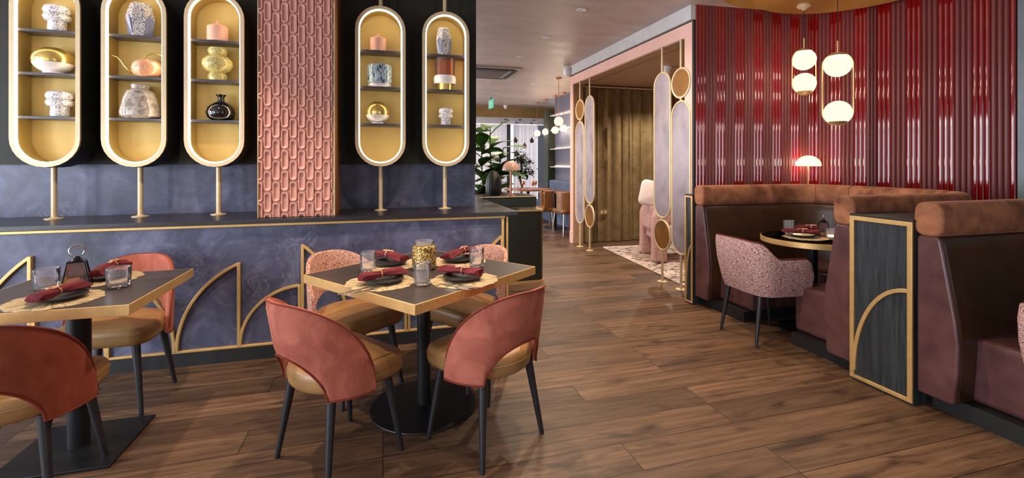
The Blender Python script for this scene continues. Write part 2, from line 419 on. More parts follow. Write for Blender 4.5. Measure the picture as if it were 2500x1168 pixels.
# ------------------------------------------------------------------ room shell
CEIL = 2.96
def st(name, mb, mat, label=None, parent=None, **k):
    o = mb.build(name, mat, parent, **k)
    if parent is None: struct(name, o, label)
    return o
st('floor', MB().box(-4.7, 8, -3.7, 16.0, -0.06, 0), M['floor'], 'dark brown wood plank floor', smooth=False)
ce = MB().box(-4.7, 8, -3.7, 13.1, CEIL, CEIL+0.12)
st('ceiling', ce, M['ceiling'], 'pinkish grey brushed plaster ceiling', smooth=False)

# slate wall with lower panel, dark upper panel, run of dado below
WL = st('wall_shelving', MB().box(-4.7, 0.80, 4.10, 4.24, 0, CEIL), M['slate'], 'blue grey slate wall behind the lit display niches', smooth=False)
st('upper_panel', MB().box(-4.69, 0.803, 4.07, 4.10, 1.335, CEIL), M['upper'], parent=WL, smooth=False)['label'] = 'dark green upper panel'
WD = st('wall_dado', MB().box(-4.7, 0.925, 3.545, 3.66, 0.0, 0.935), M['slate'], 'low slate half wall below the black ledge', smooth=False)
st('skirting', MB().box(-4.7, 0.93, 3.525, 3.545, 0, 0.088), M['skirt'], parent=WD, smooth=False)['label'] = 'black skirting board'
tb = MB().box(-4.7, 0.93, 3.522, 3.546, 0.912, 0.931)
st('top_trim', tb, M['brass'], parent=WD, bevel=0.003)['label'] = 'brass top rail'
st('bottom_trim', MB().box(-4.7, 0.915, 3.524, 3.546, 0.089, 0.105), M['brass'], parent=WD, bevel=0.003)['label'] = 'brass bottom rail'
ev = MB().box(0.902, 0.921, 3.522, 3.546, 0.089, 0.912); ev.box(0.94, 0.956, 3.53, 3.56, 0.0, 0.925)
st('end_trim', ev, M['brass'], parent=WD, bevel=0.003)['label'] = 'pair of upright brass end strips'
def bar_path(pts, w=0.019, y0=3.524, y1=3.546):
    L = offset_path(pts, w/2); R = offset_path(pts, -w/2); mb = MB()
    rings = [[(a[0], y0, a[1]), (b[0], y0, b[1]), (b[0], y1, b[1]), (a[0], y1, a[1])] for a, b in zip(L, R)]
    return mb.loops(rings)
ZB = 0.098
def leaf(X0, sgn, Xv, R, second=None):
    # curve springs vertically from (X0, ZB), bends towards the upright at Xv
    top = abs(Xv-X0); cxx = X0+sgn*R; a_end = math.acos(max(-1, min(1, (R-top)/R)))
    pts = [(cxx-sgn*R*cos(a_end*i/20), ZB+R*sin(a_end*i/20)) for i in range(21)]
    mb = bar_path(pts); zt = pts[-1][1]
    s2 = MB().box(Xv-0.0095, Xv+0.0095, 3.5235, 3.546, ZB, zt+0.006); mb.add(s2.v, s2.f)
    o = st('leaf_trim', mb, M['brass'], parent=WD, bevel=0.002, ang=50); o['label'] = 'curved brass leaf inlay'
for mcx in (-1.315, 0.177):
    for g in (-1, 1):
        if mcx < 0:
            leaf(mcx+g*0.006, g, mcx+g*0.372, 0.617)          # A tall pointed
            leaf(mcx+g*0.378, g, mcx+g*0.752, 0.388)          # B quarter
            leaf(mcx+g*1.091, -g, mcx+g*0.772, 0.86)          # C tallest, leaning back
        else:
            leaf(mcx+g*0.398, -g, mcx+g*0.012, 0.40)
leaf(0.58, 1, 0.902, 0.86)

led = MB().box(-4.7, 0.965, 3.50, 4.07, 0.935, 0.962)
led.box(0.80, 1.03, 4.07, 5.5, 0.935, 0.962); led.box(0.965, 1.03, 3.52, 4.07, 0.935, 0.962)
lo = led.build('counter_top', M['ledge'], smooth=False)
tag(lo, 'long black stained wood ledge on top of the slate half wall', 'ledge')
st('wall_ledge_back', MB().box(0.80, 1.02, 4.24, 5.48, 0, 0.934), M['greenpanel'], 'dark side of the low wall under the ledge end', smooth=False)

# tiled column: raised oval tiles in running bond
cm = MB().box(-0.835, -0.335, 3.60, 4.08, 0.9625, CEIL); colo = st('column', cm, M['tileside'], 'terracotta tiled column rising from the ledge', smooth=False)
tl = MB(); cw = 0.0553; chh = 0.149; x0c = -0.833
def tile(cx, cz, w, h, zlo, xlo, xhi):
    def ring(ww, hh, y, n=4):
        r = min(ww, hh)*0.5*0.8
        return [(max(xlo, min(xhi, p[0])), y, max(zlo, min(CEIL, p[1]))) for p in rr(ww, hh, r, n, cx, cz)]
    R = [ring(w, h, 3.600), ring(w*0.96, h*0.985, 3.586), ring(w*0.84, h*0.93, 3.579), ring(w*0.66, h*0.84, 3.579), ring(w*0.48, h*0.72, 3.592), ring(w*0.3, h*0.62, 3.594)]
    tl.loops(R, cap0=False)
for i in range(10):
    xx = x0c+i*cw
    for j in range(-1, 15):
        zz = 0.965+j*chh+(chh/2 if i % 2 else 0)+0.03
        if zz+chh/2 < 0.975: continue
        tile(xx, zz, cw*0.95, chh*0.965, 0.964, -0.8345, -0.3505)
tl.box(-0.834, -0.348, 3.596, 3.6005, 0.964, CEIL)
st('tile_facing', tl, M['tile'], parent=colo, ang=60)['label'] = 'terracotta oval relief tiles'
tr = MB().box(-0.842, -0.834, 3.585, 3.60, 0.964, CEIL); tr.box(-0.349, -0.335, 3.585, 3.60, 0.964, CEIL)
st('edge_trim', tr, M['tiletrim'], parent=colo, smooth=False)['label'] = 'cream edge strips'

# ------------------------------------------------------------------ lit display niches
def niche(cx, label):
    t = thing('display_niche', label, 'display niche', (cx, 3.90, 0.962), 0, 'lit brass display niches')
    z0, z1 = 0.356, 1.631; w = 0.385; wi = 0.333
    O = stadium(w, z0, z1); I = stadium(wi, z0+0.026, z1-0.026)
    mb = MB(); n = len(O)
    rings = [[(O[j][0], y, O[j][1]) for j in range(n)] for y in (0.09, -0.09)]+[[(I[j][0], y, I[j][1]) for j in range(n)] for y in (-0.09, 0.078)]
    mb.loops(rings, cap0=False, cap1=False); mb.prismy(stadium(w-0.004, z0+0.002, z1-0.002), 0.074, 0.089)
    sh = mb.build('rim', M['brassdull'], t, ang=50)
    O2 = stadium(w+0.006, z0-0.003, z1+0.003); cs = MB(); cs.loops([[(p[0], y, p[1]) for p in O2] for y in (-0.075, 0.092)]+[[(p[0], y, p[1]) for p in O] for y in (0.092, -0.075)], cap0=False, cap1=False, cyc=True)
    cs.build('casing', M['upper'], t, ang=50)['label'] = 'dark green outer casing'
    A = stadium(wi-0.001, z0+0.0265, z1-0.0265); rin = []
    ib = MB(); rings = [[(p[0], y, p[1]) for p in A] for y in (-0.06, 0.072)]; ib.loops(rings, cap0=False, cap1=False)
    ib.prismy(stadium(wi-0.002, z0+0.027, z1-0.027), 0.070, 0.0735)
    ib.build('lining', M['goldpaint'], t, ang=50)['label'] = 'gold painted lining'
    lb = MB(); A2 = stadium(wi-0.018, z0+0.035, z1-0.035); n = len(A)
    lb.loops([[(p[0], -0.088, p[1]) for p in A], [(p[0], -0.071, p[1]) for p in A2], [(p[0], -0.069, p[1]) for p in A2], [(p[0], -0.069, p[1]) for p in A]], cap0=False, cap1=False, cyc=False)
    lb.build('led_strip', M['led'], t, ang=50)['label'] = 'glowing warm white light strip'
    for zt in (0.699, 0.993, 1.283):
        MB().box(-wi/2+0.001, wi/2-0.001, -0.062, 0.0735, zt-0.018, zt).build('shelf', M['shelf'], t, bevel=0.002)
    pb = MB().cyl((0, 0, 0.0), (0, 0, z0+0.004), 0.0165, n=18); lp = pb.build('post', M['brassdull'], t)
    fl = MB().lathe([(0.052, 0.0), (0.052, 0.006), (0.03, 0.009), (0.02, 0.012), (0.017, 0.016)], 24); fl.build('flange', M['brassdull'], lp)
    MB().cyl((0, 0, z1-0.004), (0, 0, CEIL-0.9625), 0.0165, n=18).build('upper_post', M['brassdull'], t)
    return t
NX = [-2.17, -1.668, -1.175, -0.016, 0.502]
NL = ['lit brass niche holding a gold bowl between two white speckled vases', 'lit brass niche holding the marbled teapot', 'lit brass niche holding the round black bottle vase',
      'lit brass niche holding the blue ribbed jar, beside the tiled column', 'lit brass niche holding the amber jar, nearest the wall end']
for x, l in zip(NX, NL): niche(x, l)
SZ = [0.962+0.699, 0.962+0.993, 0.962+1.283]   # shelf tops low, mid, high
def vase(name, label, cat, x, lvl, group=None, y=3.895): return thing(name, label, cat, (x, y, SZ[lvl]+0.001), 0, group)

def speckled(label, x, lvl, s=1.0):
    t = vase('speckled_vase', label, 'vase', x, lvl, 'white speckled stacked-disc vases')
    prof = [(0.0001, 0), (0.046, 0), (0.05, 0.008), (0.049, 0.068), (0.053, 0.073), (0.068, 0.078), (0.074, 0.094), (0.068, 0.112), (0.056, 0.118), (0.066, 0.123), (0.074, 0.142), (0.070, 0.162), (0.058, 0.174), (0.05, 0.172), (0.045, 0.16), (0.04, 0.1), (0.0001, 0.09)]
    MB().lathe([(r*s, z*s) for r, z in prof], 28, mod=lambda a, z: 1+0.035*sin(7*a+z*60)).build('vessel', M['speck'], t, ang=70); return t
speckled('white speckled stacked vase on the top shelf above the wide gold bowl', NX[0]+0.02, 2)
speckled('white speckled stacked vase on the lowest shelf under the wide gold bowl', NX[0]+0.035, 0)
speckled('small white speckled vase on the lowest shelf under the amber jar', NX[4]+0.008, 0, 0.82)
def gold_bowl(label, x, lvl, rx, h, grp):
    t = vase('gold_bowl', label, 'bowl', x, lvl, grp)
    n = 16; pts = [(max(0.0002, rx*sqrt(max(0, 1-((i/n)*2-1)**2))), h*(i/n)) for i in range(n+1)]
    lo = [(r*1.005, z) for r, z in pts if z <= h*0.42]; lo = [(rx*0.5, 0)]+[(max(r, rx*0.5), z) for r, z in lo[1:]]
    MB().lathe([(0.0001, 0)]+lo+[(0.0001, h*0.41)], 36).build('lower_half', M['porcelain'], t)['label'] = 'white lower half'
    up = [(r, z) for r, z in pts if h*0.36 <= z <= h*0.97]
    MB().lathe(up+[(up[-1][0]*0.92, up[-1][1]+0.003), (up[-1][0]*0.8, up[-1][1]-0.004), (0.0001, up[-1][1]-0.012)], 36).build('upper_half', M['goldmetal'], t)['label'] = 'gold upper half'
gold_bowl('wide flattened bowl, gold above and white below, on the middle shelf', NX[0], 1, 0.112, 0.182, None)
gold_bowl('round gold and white globe bowl under the blue ribbed jar', NX[3]-0.025, 0, 0.094, 0.182, None)
def faceted_vase(label, x, w, h):
    t = vase('faceted_vase', label, 'vase', x, 2, 'carved grey faceted vases'); mb = MB(); r = w/2
    prof = [(0.0001, 0), (r*0.72, 0), (r*0.78, h*0.05), (r, h*0.55), (r*0.98, h*0.62), (r*0.72, h*0.97), (r*0.66, h), (r*0.55, h*0.99), (r*0.5, h*0.5), (0.0001, h*0.45)]
    mb.lathe(prof, 7).build('vessel', M['faceted'], t, ang=25)
    fb = MB()
    for a in (0, 1, 2, 3, 4, 5, 6):
        if a % 2: continue
        th = 2*pi*(a+0.5)/7; nx, ny = cos(th), sin(th); ux, uy = -ny, nx; k = cos(pi/7)
        P = [(-0.30, h*0.06, 0.80), (0.30, h*0.06, 0.80), (0.34, h*0.5, 1.0), (0.0, h*0.62, 0.99), (-0.34, h*0.5, 1.0)]
        ring0 = [(nx*r*k*q+ux*u*r, ny*r*k*q+uy*u*r, z) for u, z, q in P]; ring1 = [(nx*(r*k*q+0.005)+ux*u*r*0.9, ny*(r*k*q+0.005)+uy*u*r*0.9, z) for u, z, q in P]
        fb.loops([ring0, ring1])
    fb.build('facet', M['facetblue'], t, smooth=False)['label'] = 'smooth blue grey facets'
faceted_vase('large grey carved faceted vase on the shelf above the teapot', NX[1]+0.005, 0.172, 0.232)
faceted_vase('slim grey carved faceted vase on the shelf above the amber jar', NX[4]-0.012, 0.138, 0.228)
t = vase('teapot', 'rose marbled teapot with long thin gold spout and hoop handle', 'teapot', NX[1]+0.045, 1)
MB().lathe([(0.0001, 0), (0.05, 0), (0.082, 0.02), (0.097, 0.06), (0.086, 0.1), (0.05, 0.128), (0.02, 0.134), (0.0001, 0.135)], 30, mod=lambda a, z: 1+0.05*sin(3*a+1)).build('body', M['pinkgold'], t)
sp = [(-0.07, -0.02, 0.03), (-0.10, -0.03, 0.045), (-0.125, -0.035, 0.075), (-0.14, -0.04, 0.105), (-0.16, -0.045, 0.13), (-0.19, -0.05, 0.14)]
MB().tube(sp, lambda q: 0.0075-0.0045*q).build('spout', M['goldmetal'], t)
MB().tube([(0.095+0.0*i, 0, 0) if 0 else (0.045+0.078*cos(radians(-25+210*i/20)), 0.005, 0.105+0.072*sin(radians(-25+210*i/20))) for i in range(21)], 0.0055).build('handle', M['goldmetal'], t)
t = vase('crackle_jar', 'squat crackled silver glass jar on the shelf under the teapot', 'jar', NX[1], 0)
MB().lathe([(0.0001, 0), (0.085, 0), (0.112, 0.014), (0.118, 0.04), (0.108, 0.1), (0.094, 0.16), (0.082, 0.192), (0.058, 0.206), (0.05, 0.214), (0.056, 0.236), (0.052, 0.244), (0.044, 0.242), (0.04, 0.22), (0.06, 0.19), (0.09, 0.05), (0.0001, 0.03)], 32, mod=lambda a, z: 1+0.02*sin(5*a)+0.012*sin(9*a+20*z)).build('vessel', M['silverleaf'], t)
def lidjar(label, x, r, h):
    t = vase('lidded_jar', label, 'jar', x, 2, 'small blush ceramic lidded jars')
    MB().lathe([(0.0001, 0), (r*0.98, 0), (r, h*0.03), (r, h*0.64), (r*0.98, h*0.67), (0.0001, h*0.67)], 30).build('body', M['pinkjar'], t, ang=30)
    l = MB().lathe([(r*0.99, h*0.67), (r*0.97, h*0.71), (r*0.4, h*0.82), (r*0.22, h*0.85), (0.0001, h*0.86)], 30).build('lid', M['pinkjar'], t, ang=30)
    MB().sphere((0, 0, h*0.92), h*0.075).build('knob', M['pinkjar'], l)
lidjar('blush lidded jar on the shelf above the golden bubbled vase', NX[2]-0.005, 0.069, 0.155)
lidjar('blush lidded jar on the shelf above the blue ribbed jar', NX[3]-0.02, 0.063, 0.148)
t = vase('bubble_vase', 'golden bubbled glass vase with swollen waist on the middle shelf', 'vase', NX[2]-0.005, 1)
MB().lathe([(0.0001, 0), (0.058, 0), (0.064, 0.02), (0.06, 0.045), (0.052, 0.055), (0.082, 0.075), (0.102, 0.115), (0.098, 0.145), (0.075, 0.175), (0.05, 0.186), (0.06, 0.2), (0.064, 0.222), (0.058, 0.24), (0.05, 0.24), (0.05, 0.2), (0.0001, 0.19)], 34, mod=lambda a, z: 1+0.012*sin(11*a+30*z)).build('vessel', M['speckgold'], t)
t = vase('bottle_vase', 'glossy black round bottle vase with narrow flared neck', 'vase', NX[2]+0.018, 0)
MB().lathe([(0.0001, 0), (0.06, 0), (0.088, 0.02), (0.098, 0.055), (0.088, 0.095), (0.055, 0.125), (0.026, 0.14), (0.02, 0.155), (0.022, 0.172), (0.034, 0.187), (0.036, 0.19), (0.028, 0.188), (0.014, 0.16), (0.0001, 0.15)], 36).build('vessel', M['blackglaze'], t)
t = vase('ribbed_jar', 'blue and white ribbed glass jar on the middle shelf', 'jar', NX[3]-0.008, 1)
MB().lathe([(0.0001, 0.02), (0.086, 0.02), (0.094, 0.035), (0.095, 0.165), (0.09, 0.176), (0.082, 0.176), (0.08, 0.05), (0.0001, 0.045)], 48, mod=lambda a, z: 1+0.015*sin(24*a)).build('vessel', M['bluestripe'], t)
MB().lathe([(0.0001, 0), (0.078, 0), (0.088, 0.01), (0.088, 0.026), (0.0001, 0.026)], 32).build('base', M['porcelain'], t)['label'] = 'white base'
t = vase('amber_jar', 'amber glass cylinder jar on a white and gold foot', 'jar', NX[4], 1)
MB().lathe([(0.0001, 0), (0.062, 0), (0.062, 0.05), (0.0001, 0.05)], 30).build('foot', M['goldmetal'], t, ang=30)
MB().lathe([(0.0001, 0.05), (0.085, 0.05), (0.093, 0.062), (0.093, 0.10), (0.085, 0.118), (0.0001, 0.118)], 30).build('collar', M['porcelain'], t)
MB().lathe([(0.0001, 0.118), (0.085, 0.118), (0.085, 0.262), (0.08, 0.266), (0.077, 0.262), (0.077, 0.124), (0.0001, 0.124)], 30).build('cylinder', M['whiskyglass'], t, ang=30)

# ------------------------------------------------------------------ dining chairs
def strip_shell(phis, prof_fn, cyc=False):
    """closed cross-section loops, one per angle; prof_fn(phi) -> list of points"""
    return MB().loops([prof_fn(p) for p in phis])
def side_chair(label, loc, rz, backmat, pipemat, group):
    t = thing('dining_chair', label, 'chair', (loc[0], loc[1], 0), rz-90, group)
    so_ = [(0.232*cos(radians(q)), 0.01+0.232*sin(radians(q))) for q in range(180, 361, 12)]+[(0.236, 0.06)]+arc(0.156, 0.135, 0.08, 0, 90, 5)+arc(-0.156, 0.135, 0.08, 90, 180, 5)+[(-0.236, 0.06)]
    st_ = MB().pad(so_, 0.372, 0.472, 0.036, 0.014).build('seat', M['tan'], t, ang=70)
    sb = MB().tube([(x*1.004, y*1.004, 0.432) for x, y in so_], 0.0024, 6, True); sb.build('seam', M['tan'], st_)
    a, b, th = 0.262, 0.262, 0.03
    def zt(p):
        q = abs(p)/88.0
        if q < 0.1: return 0.776
        u = (q-0.1)/0.9; return 0.405+0.371*max(0, 1-u**2.1)**0.55
    def zb(p):
        q = abs(p); z0 = 0.362+0.0006*min(q, 88)*0.15
        if q < 44: return max(z0, z0+0.178*max(0, 1-(q/44.0)**2.2)**0.6)
        return z0
    def P(p, z, inset):
        f = (z-0.40)/0.39; s = 1-0.03*max(0, f)*abs(sin(radians(p)))
        x = (a-inset)*s*sin(radians(p)); y = -(b-inset)*cos(radians(p))-0.075*max(0, f)*max(0, cos(radians(p)))
        return (x, y+0.012, z)
    def ring(p):
        z0, z1 = zb(p), zt(p); n = 7; out = []
        for i in range(n+1): out.append(P(p, z0+(z1-z0)*i/n, 0.0 if 0 < i < n else 0.007))
        for i in range(n+1): out.append(P(p, z1-(z1-z0)*i/n, th if 0 < i < n else th-0.007))
        return out
    phis = [-88, -86, -82, -76, -70, -63, -56, -50, -46, -44, -43, -41.5, -39, -36, -31, -25, -18, -10, 0, 10, 18, 25, 31, 36, 39, 41.5, 43, 44, 46, 50, 56, 63, 70, 76, 82, 86, 88]
    br = strip_shell(phis, ring).build('backrest', backmat, t, ang=55)
    up = MB().tube([P(p, zt(p)+0.001, 0.004) for p in phis]+[P(88, zb(88), 0.004)], 0.0042, 6); dn = [P(p, zb(p)-0.001, 0.004) for p in phis]
    up.tube(dn, 0.0042, 6); up.build('piping', pipemat, br)
    for sx in (-1, 1):
        for sy in (-1, 1):
            MB().cyl((sx*0.205, sy*0.19, 0.0), (sx*0.155, sy*0.14-0.0, 0.38), 0.0115, 0.021, 16).build('leg', M['legs'], t)
    return t
G1 = 'rust velvet and tweed dining chairs'
side_chair('rust velvet backed chair pushed to the middle table, left of the round table base', (-0.19, 2.28), 37.5, M['velvet'], M['velvetdark'], 'velvet chairs at the middle table')
side_chair('rust velvet backed chair on the aisle side of the middle table, right of its base', (0.489, 2.233), 122, M['velvet'], M['velvetdark'], 'velvet chairs at the middle table')
side_chair('pink tweed backed chair by the slate half wall at the middle table', (-0.165, 2.945), -52.5, M['tweed_red'], M['tweed_red'], 'tweed chairs at the middle table')
side_chair('pink tweed backed chair beside the dark green cabinet end', (0.50, 2.925), 217.5, M['tweed_red'], M['tweed_red'], 'tweed chairs at the middle table')
side_chair('rust velvet backed chair against the slate half wall, behind the lantern', (-1.44, 3.11), 268, M['velvet'], M['velvetdark'], 'velvet chairs at the lantern table')
side_chair('rust ribbed velvet chair in front of the lantern table, back towards us', (-1.42, 2.345), 91, M['velvet_rib'], M['velvetdark'], 'velvet chairs at the lantern table')

def tub_chair(label, loc, rz, group):
    t = thing('armchair', label, 'armchair', (loc[0], loc[1], 0), rz-90, group)
    MB().pad(rr(0.44, 0.44, 0.10, 6, 0, 0.03), 0.38, 0.475, 0.035, 0.012).build('seat', M['brownhide'], t, ang=70)
    # plan outline: rounded U, straight arms forward
    pts = [(-0.265, 0.22), (-0.268, 0.12), (-0.27, 0.0)]+[(-0.27+0.13-0.13*cos(radians(q)), -0.12-0.13*sin(radians(q))) for q in range(0, 91, 15)]
    pts = pts+[(0.0, -0.262)]+[(-x, y) for x, y in reversed(pts)]
    N = len(pts); cum = [0]
    for i in range(1, N): cum.append(cum[-1]+sqrt((pts[i][0]-pts[i-1][0])**2+(pts[i][1]-pts[i-1][1])**2))
    # resample
    m = 44; path = []
    for k in range(m+1):
        d = cum[-1]*k/m; i = max(j for j in range(N-1) if cum[j] <= d+1e-9); f = (d-cum[i])/(cum[i+1]-cum[i])
        path.append((pts[i][0]+(pts[i+1][0]-pts[i][0])*f, pts[i][1]+(pts[i+1][1]-pts[i][1])*f))
    inn = offset_path(path, 0.045)
    def zt(k):
        u = abs(2*k/m-1)
        if u < 0.36: return 0.775-0.012*(u/0.36)**2
        if u < 0.58:
            s = (u-0.36)/0.22; s = s*s*(3-2*s); return 0.763-0.125*s
        if u < 0.9: return 0.638-0.006*(u-0.58)/0.32
        return 0.632-0.10*((u-0.9)/0.1)**2
    def zb(k):
        u = abs(2*k/m-1); return 0.362+0.012*(1-u)
    def ring(k):
        z0, z1 = zb(k), zt(k); n = 7; out = []; (xa, ya), (xb, yb) = path[k], inn[k]
        def L(f, z, o):
            tap = 0.90+0.10*min(1, (z-0.36)/0.22); ln = 0.05*max(0, (z-0.36)/0.42)*max(0, min(1, (-ya-0.02)/0.2))
            return ((xa+(xb-xa)*f)*tap, (ya+(yb-ya)*f)*tap-ln, z)
        for i in range(n+1): out.append(L(0.0 if 0 < i < n else 0.18, z0+(z1-z0)*i/n, 0))
        for i in range(n+1): out.append(L(1.0 if 0 < i < n else 0.82, z1-(z1-z0)*i/n, 0))
        return out
    br = MB().loops([ring(k) for k in range(m+1)]).build('shell', M['tweed_plum'], t, ang=55)
    MB().tube([tuple(Vector(ring(k)[7])*0.5+Vector(ring(k)[8])*0.5+Vector((0, 0, 0.002))) for k in range(m+1)], 0.0075, 8).build('piping', M['plumpipe'], br)
    for sx in (-1, 1):
        for sy, yy in ((-1, -0.235), (1, 0.235)):
            MB().cyl((sx*0.19, yy, 0.0), (sx*0.165, yy*0.75, 0.385), 0.011, 0.02, 14).build('leg', M['legs'], t)
    return t
tub_chair('plum tweed armchair pulled up to the round booth table', (2.86, 2.95), -2, 'plum tweed armchairs at the booths')
tub_chair('plum tweed armchair cut off by the picture edge at the nearer booth', (2.83, 1.08), 4, 'plum tweed armchairs at the booths')

# ------------------------------------------------------------------ tables
def square_table(label, loc, rz, s, sd, base, group):
    t = thing('dining_table', label, 'table', (loc[0], loc[1], 0), rz, group); h = s/2; e = sd/2
    MB().box(-h+0.006, h-0.006, -e+0.006, e-0.006, 0.71, 0.75).build('tabletop', M['tabletop'], t, bevel=0.002)
    eb = MB(); O = [(-h, -e), (h, -e), (h, e), (-h, e)]; I = [(-h+0.007, -e+0.007), (h-0.007, -e+0.007), (h-0.007, e-0.007), (-h+0.007, e-0.007)]
    eb.loops([[(x, y, 0.704) for x, y in O], [(x, y, 0.7495) for x, y in O], [(x, y, 0.7495) for x, y in I], [(x, y, 0.704) for x, y in I]], cyc=True)
    eb.build('edge_band', M['brass'], t, bevel=0.0015)
    MB().box(-0.14, 0.14, -0.14, 0.14, 0.696, 0.7095).build('mounting_plate', M['blackmetal'], t)
    if base == 'round':
        MB().cyl((0, 0, 0.02), (0, 0, 0.704), 0.026, n=24).build('column', M['blackmetal'], t)
        MB().lathe([(0.0001, 0.012), (0.037, 0.012), (0.037, 0.50), (0.033, 0.525), (0.045, 0.53), (0.045, 0.545), (0.028, 0.555), (0.0001, 0.555)], 28).build('sleeve', M['blackmetal'], t)
        MB().lathe([(0.0001, 0), (0.285, 0), (0.289, 0.004), (0.287, 0.009), (0.08, 0.016), (0.0001, 0.018)], 56).build('base', M['blackmetal'], t)
    else:
        MB().lathe([(0.0001, 0.4), (0.046, 0.4), (0.046, 0.704), (0.0001, 0.704)], 28).build('column', M['blackmetal'], t, ang=30)
        MB().lathe([(0.0001, 0.30), (0.046, 0.30), (0.05, 0.315), (0.046, 0.335), (0.054, 0.35), (0.056, 0.368), (0.046, 0.38), (0.05, 0.392), (0.046, 0.405), (0.0001, 0.405)], 28).build('turned_collar', M['blackgloss'], t)
        MB().cyl((0, 0, 0.01), (0, 0, 0.305), 0.042, n=28).build('lower_column', M['blackmetal'], t)
        MB().box(-0.225, 0.225, -0.215, 0.215, 0.0, 0.014).build('base', M['blackmetal'], t, bevel=0.004)
    return t
square_table('square dark oak table with brass edge, turned cornerwise, four places laid', (0.22, 2.61), 37.5, 0.905, 0.885, 'round', None)
square_table('square dark oak table with brass edge set parallel to the slate wall', (-1.385, 2.66), 0, 0.71, 0.69, 'square', None)
t = thing('booth_table', 'round brass-edged pedestal table inside the curved booth', 'table', (3.32, 2.93, 0))
MB().lathe([(0.0001, 0.722), (0.362, 0.722), (0.362, 0.75), (0.0001, 0.75)], 64).build('tabletop', M['tabletop'], t, ang=30)
MB().lathe([(0.362, 0.708), (0.369, 0.71), (0.369, 0.748), (0.362, 0.75)], 64).build('edge_band', M['brass'], t, ang=30)
MB().cyl((0, 0, 0.012), (0, 0, 0.722), 0.038, n=24).build('column', M['blackmetal'], t)
MB().lathe([(0.0001, 0), (0.24, 0), (0.243, 0.006), (0.24, 0.012), (0.06, 0.018), (0.0001, 0.02)], 48).build('base', M['blackmetal'], t)

# ------------------------------------------------------------------ tableware
TZ = 0.7505
def placemat(label, x, y, rz, r, group):
    mb = MB(); n = 60; rnd = random.Random(hash(label) % 999 if False else int(x*1000)+int(y*377))
    ph = [rnd.uniform(0, 6.28) for _ in range(5)]
    def R(a): return r*(1+0.022*sin(9*a+ph[0])+0.016*sin(14*a+ph[1])+0.03*sin(2*a+ph[2])+0.015*sin(23*a+ph[3]))
    rings = []
    for q, z in ((1.0, 0.0), (1.0, 0.0025), (0.93, 0.0045), (0.75, 0.0035), (0.5, 0.004), (0.2, 0.0035)):
        rings.append([(R(2*pi*j/n)*q*cos(2*pi*j/n), R(2*pi*j/n)*q*sin(2*pi*j/n), z+(0.0012*sin(11*2*pi*j/n) if q > 0.7 and z > 0.003 else 0)) for j in range(n)])
    mb.loops(rings); o = mb.build('placemat', M['mat']); o.location = (x, y, TZ); o.rotation_euler = (0, 0, radians(rz)); tag(o, label, 'placemat', group)
def plate(label, x, y, r, group):
    mb = MB().lathe([(0.0001, 0), (r*0.62, 0), (r*0.72, 0.004), (r, 0.015), (r*1.0, 0.019), (r*0.96, 0.0185), (r*0.68, 0.008), (0.0001, 0.007)], 48, mod=lambda a, z: 1+0.008*sin(5*a+x*9))
    o = mb.build('plate', M['plate']); o.location = (x, y, TZ+0.0052); tag(o, label, 'plate', group)
def napkin(label, x, y, rz, group, L=0.225, lift=0.0):
    t = thing('napkin', label, 'napkin', (x, y, TZ+0.0262), rz, group); rings = []; n = 20
    for i in range(23):
        u = i/22.0; xx = (u-0.5)*L; d = abs(u-0.44)
        w = 0.024+0.012*min(1, d*4.0)+0.004*sin(u*9); h = 0.013+0.006*min(1, d*5)*(1-0.35*u)
        zc = 0.018+lift*sin(pi*u); ring = []
        for j in range(n):
            a = 2*pi*j/n; k = 1+0.13*sin(3*a+1.3+u*2)*min(1, d*5)+0.07*sin(5*a+u*3)
            ring.append((xx+0.012*sin(a*2+1)*(1 if i in (0, 22) else 0.3), w*cos(a)*k, max(0.0003, zc+h*sin(a)*k)))
        rings.append(ring)
    mb = MB().loops(rings); mb.build('cloth', M['napkin'], t, ang=75)
    # fold lips showing at the open end
    f = MB()
    for k in range(3):
        f.tube([(-L/2-0.004+0.006*k, -0.03+0.06*i/8, 0.010+0.007*k+0.004*sin(i*0.8)) for i in range(9)], 0.0035, 6)
    f.build('fold_edge', M['napkin'], t)
    xr = (0.44-0.5)*L; r = MB()
    r.tube([(xr, 0.0225*cos(2*pi*i/20), 0.018+lift*0.98+0.0175*sin(2*pi*i/20)) for i in range(20)], 0.0032, 6, True)
    r.tube([(xr-0.016+0.022*cos(2*pi*i/18), 0.014*sin(2*pi*i/18), 0.038+lift*0.98) for i in range(18)], 0.0035, 6, True)
    r.tube([(xr+0.004, 0.0, 0.037+lift*0.98), (xr+0.024, 0.012, 0.038+lift*0.98), (xr+0.04, 0.01, 0.034+lift)], 0.004, 6)
    r.build('ring', M['napring'], t)['label'] = 'blush gold napkin ring'
def tumbler(label, x, y, r, h, group, candle=False):
    t = thing('candle_glass' if candle else 'tumbler', label, 'glass', (x, y, TZ), 0, group)
    fl = lambda a, z: (1+0.02*abs(cos(9*a))) if 0.012 < z < h*0.86 else 1.0
    n = 72; rings = []
    prof = [(0.0001, 0), (r*0.80, 0), (r*0.88, 0.004), (r*0.9, 0.014), (r*0.92, 0.02), (r*0.97, h*0.8), (r*0.98, h*0.88), (r, h-0.001), (r*0.985, h), (r*0.96, h-0.001), (r*0.90, h*0.6), (r*0.84, 0.026), (r*0.7, 0.019), (0.0001, 0.018)]
    mb = MB().lathe(prof, n, mod=fl); mb.build('vessel', M['glass'], t, ang=50)
    if candle:
        MB().lathe([(0.0001, 0.0185), (r*0.6, 0.0185), (r*0.6, 0.034), (0.0001, 0.036)], 20).build('tealight', M['candle'], t)
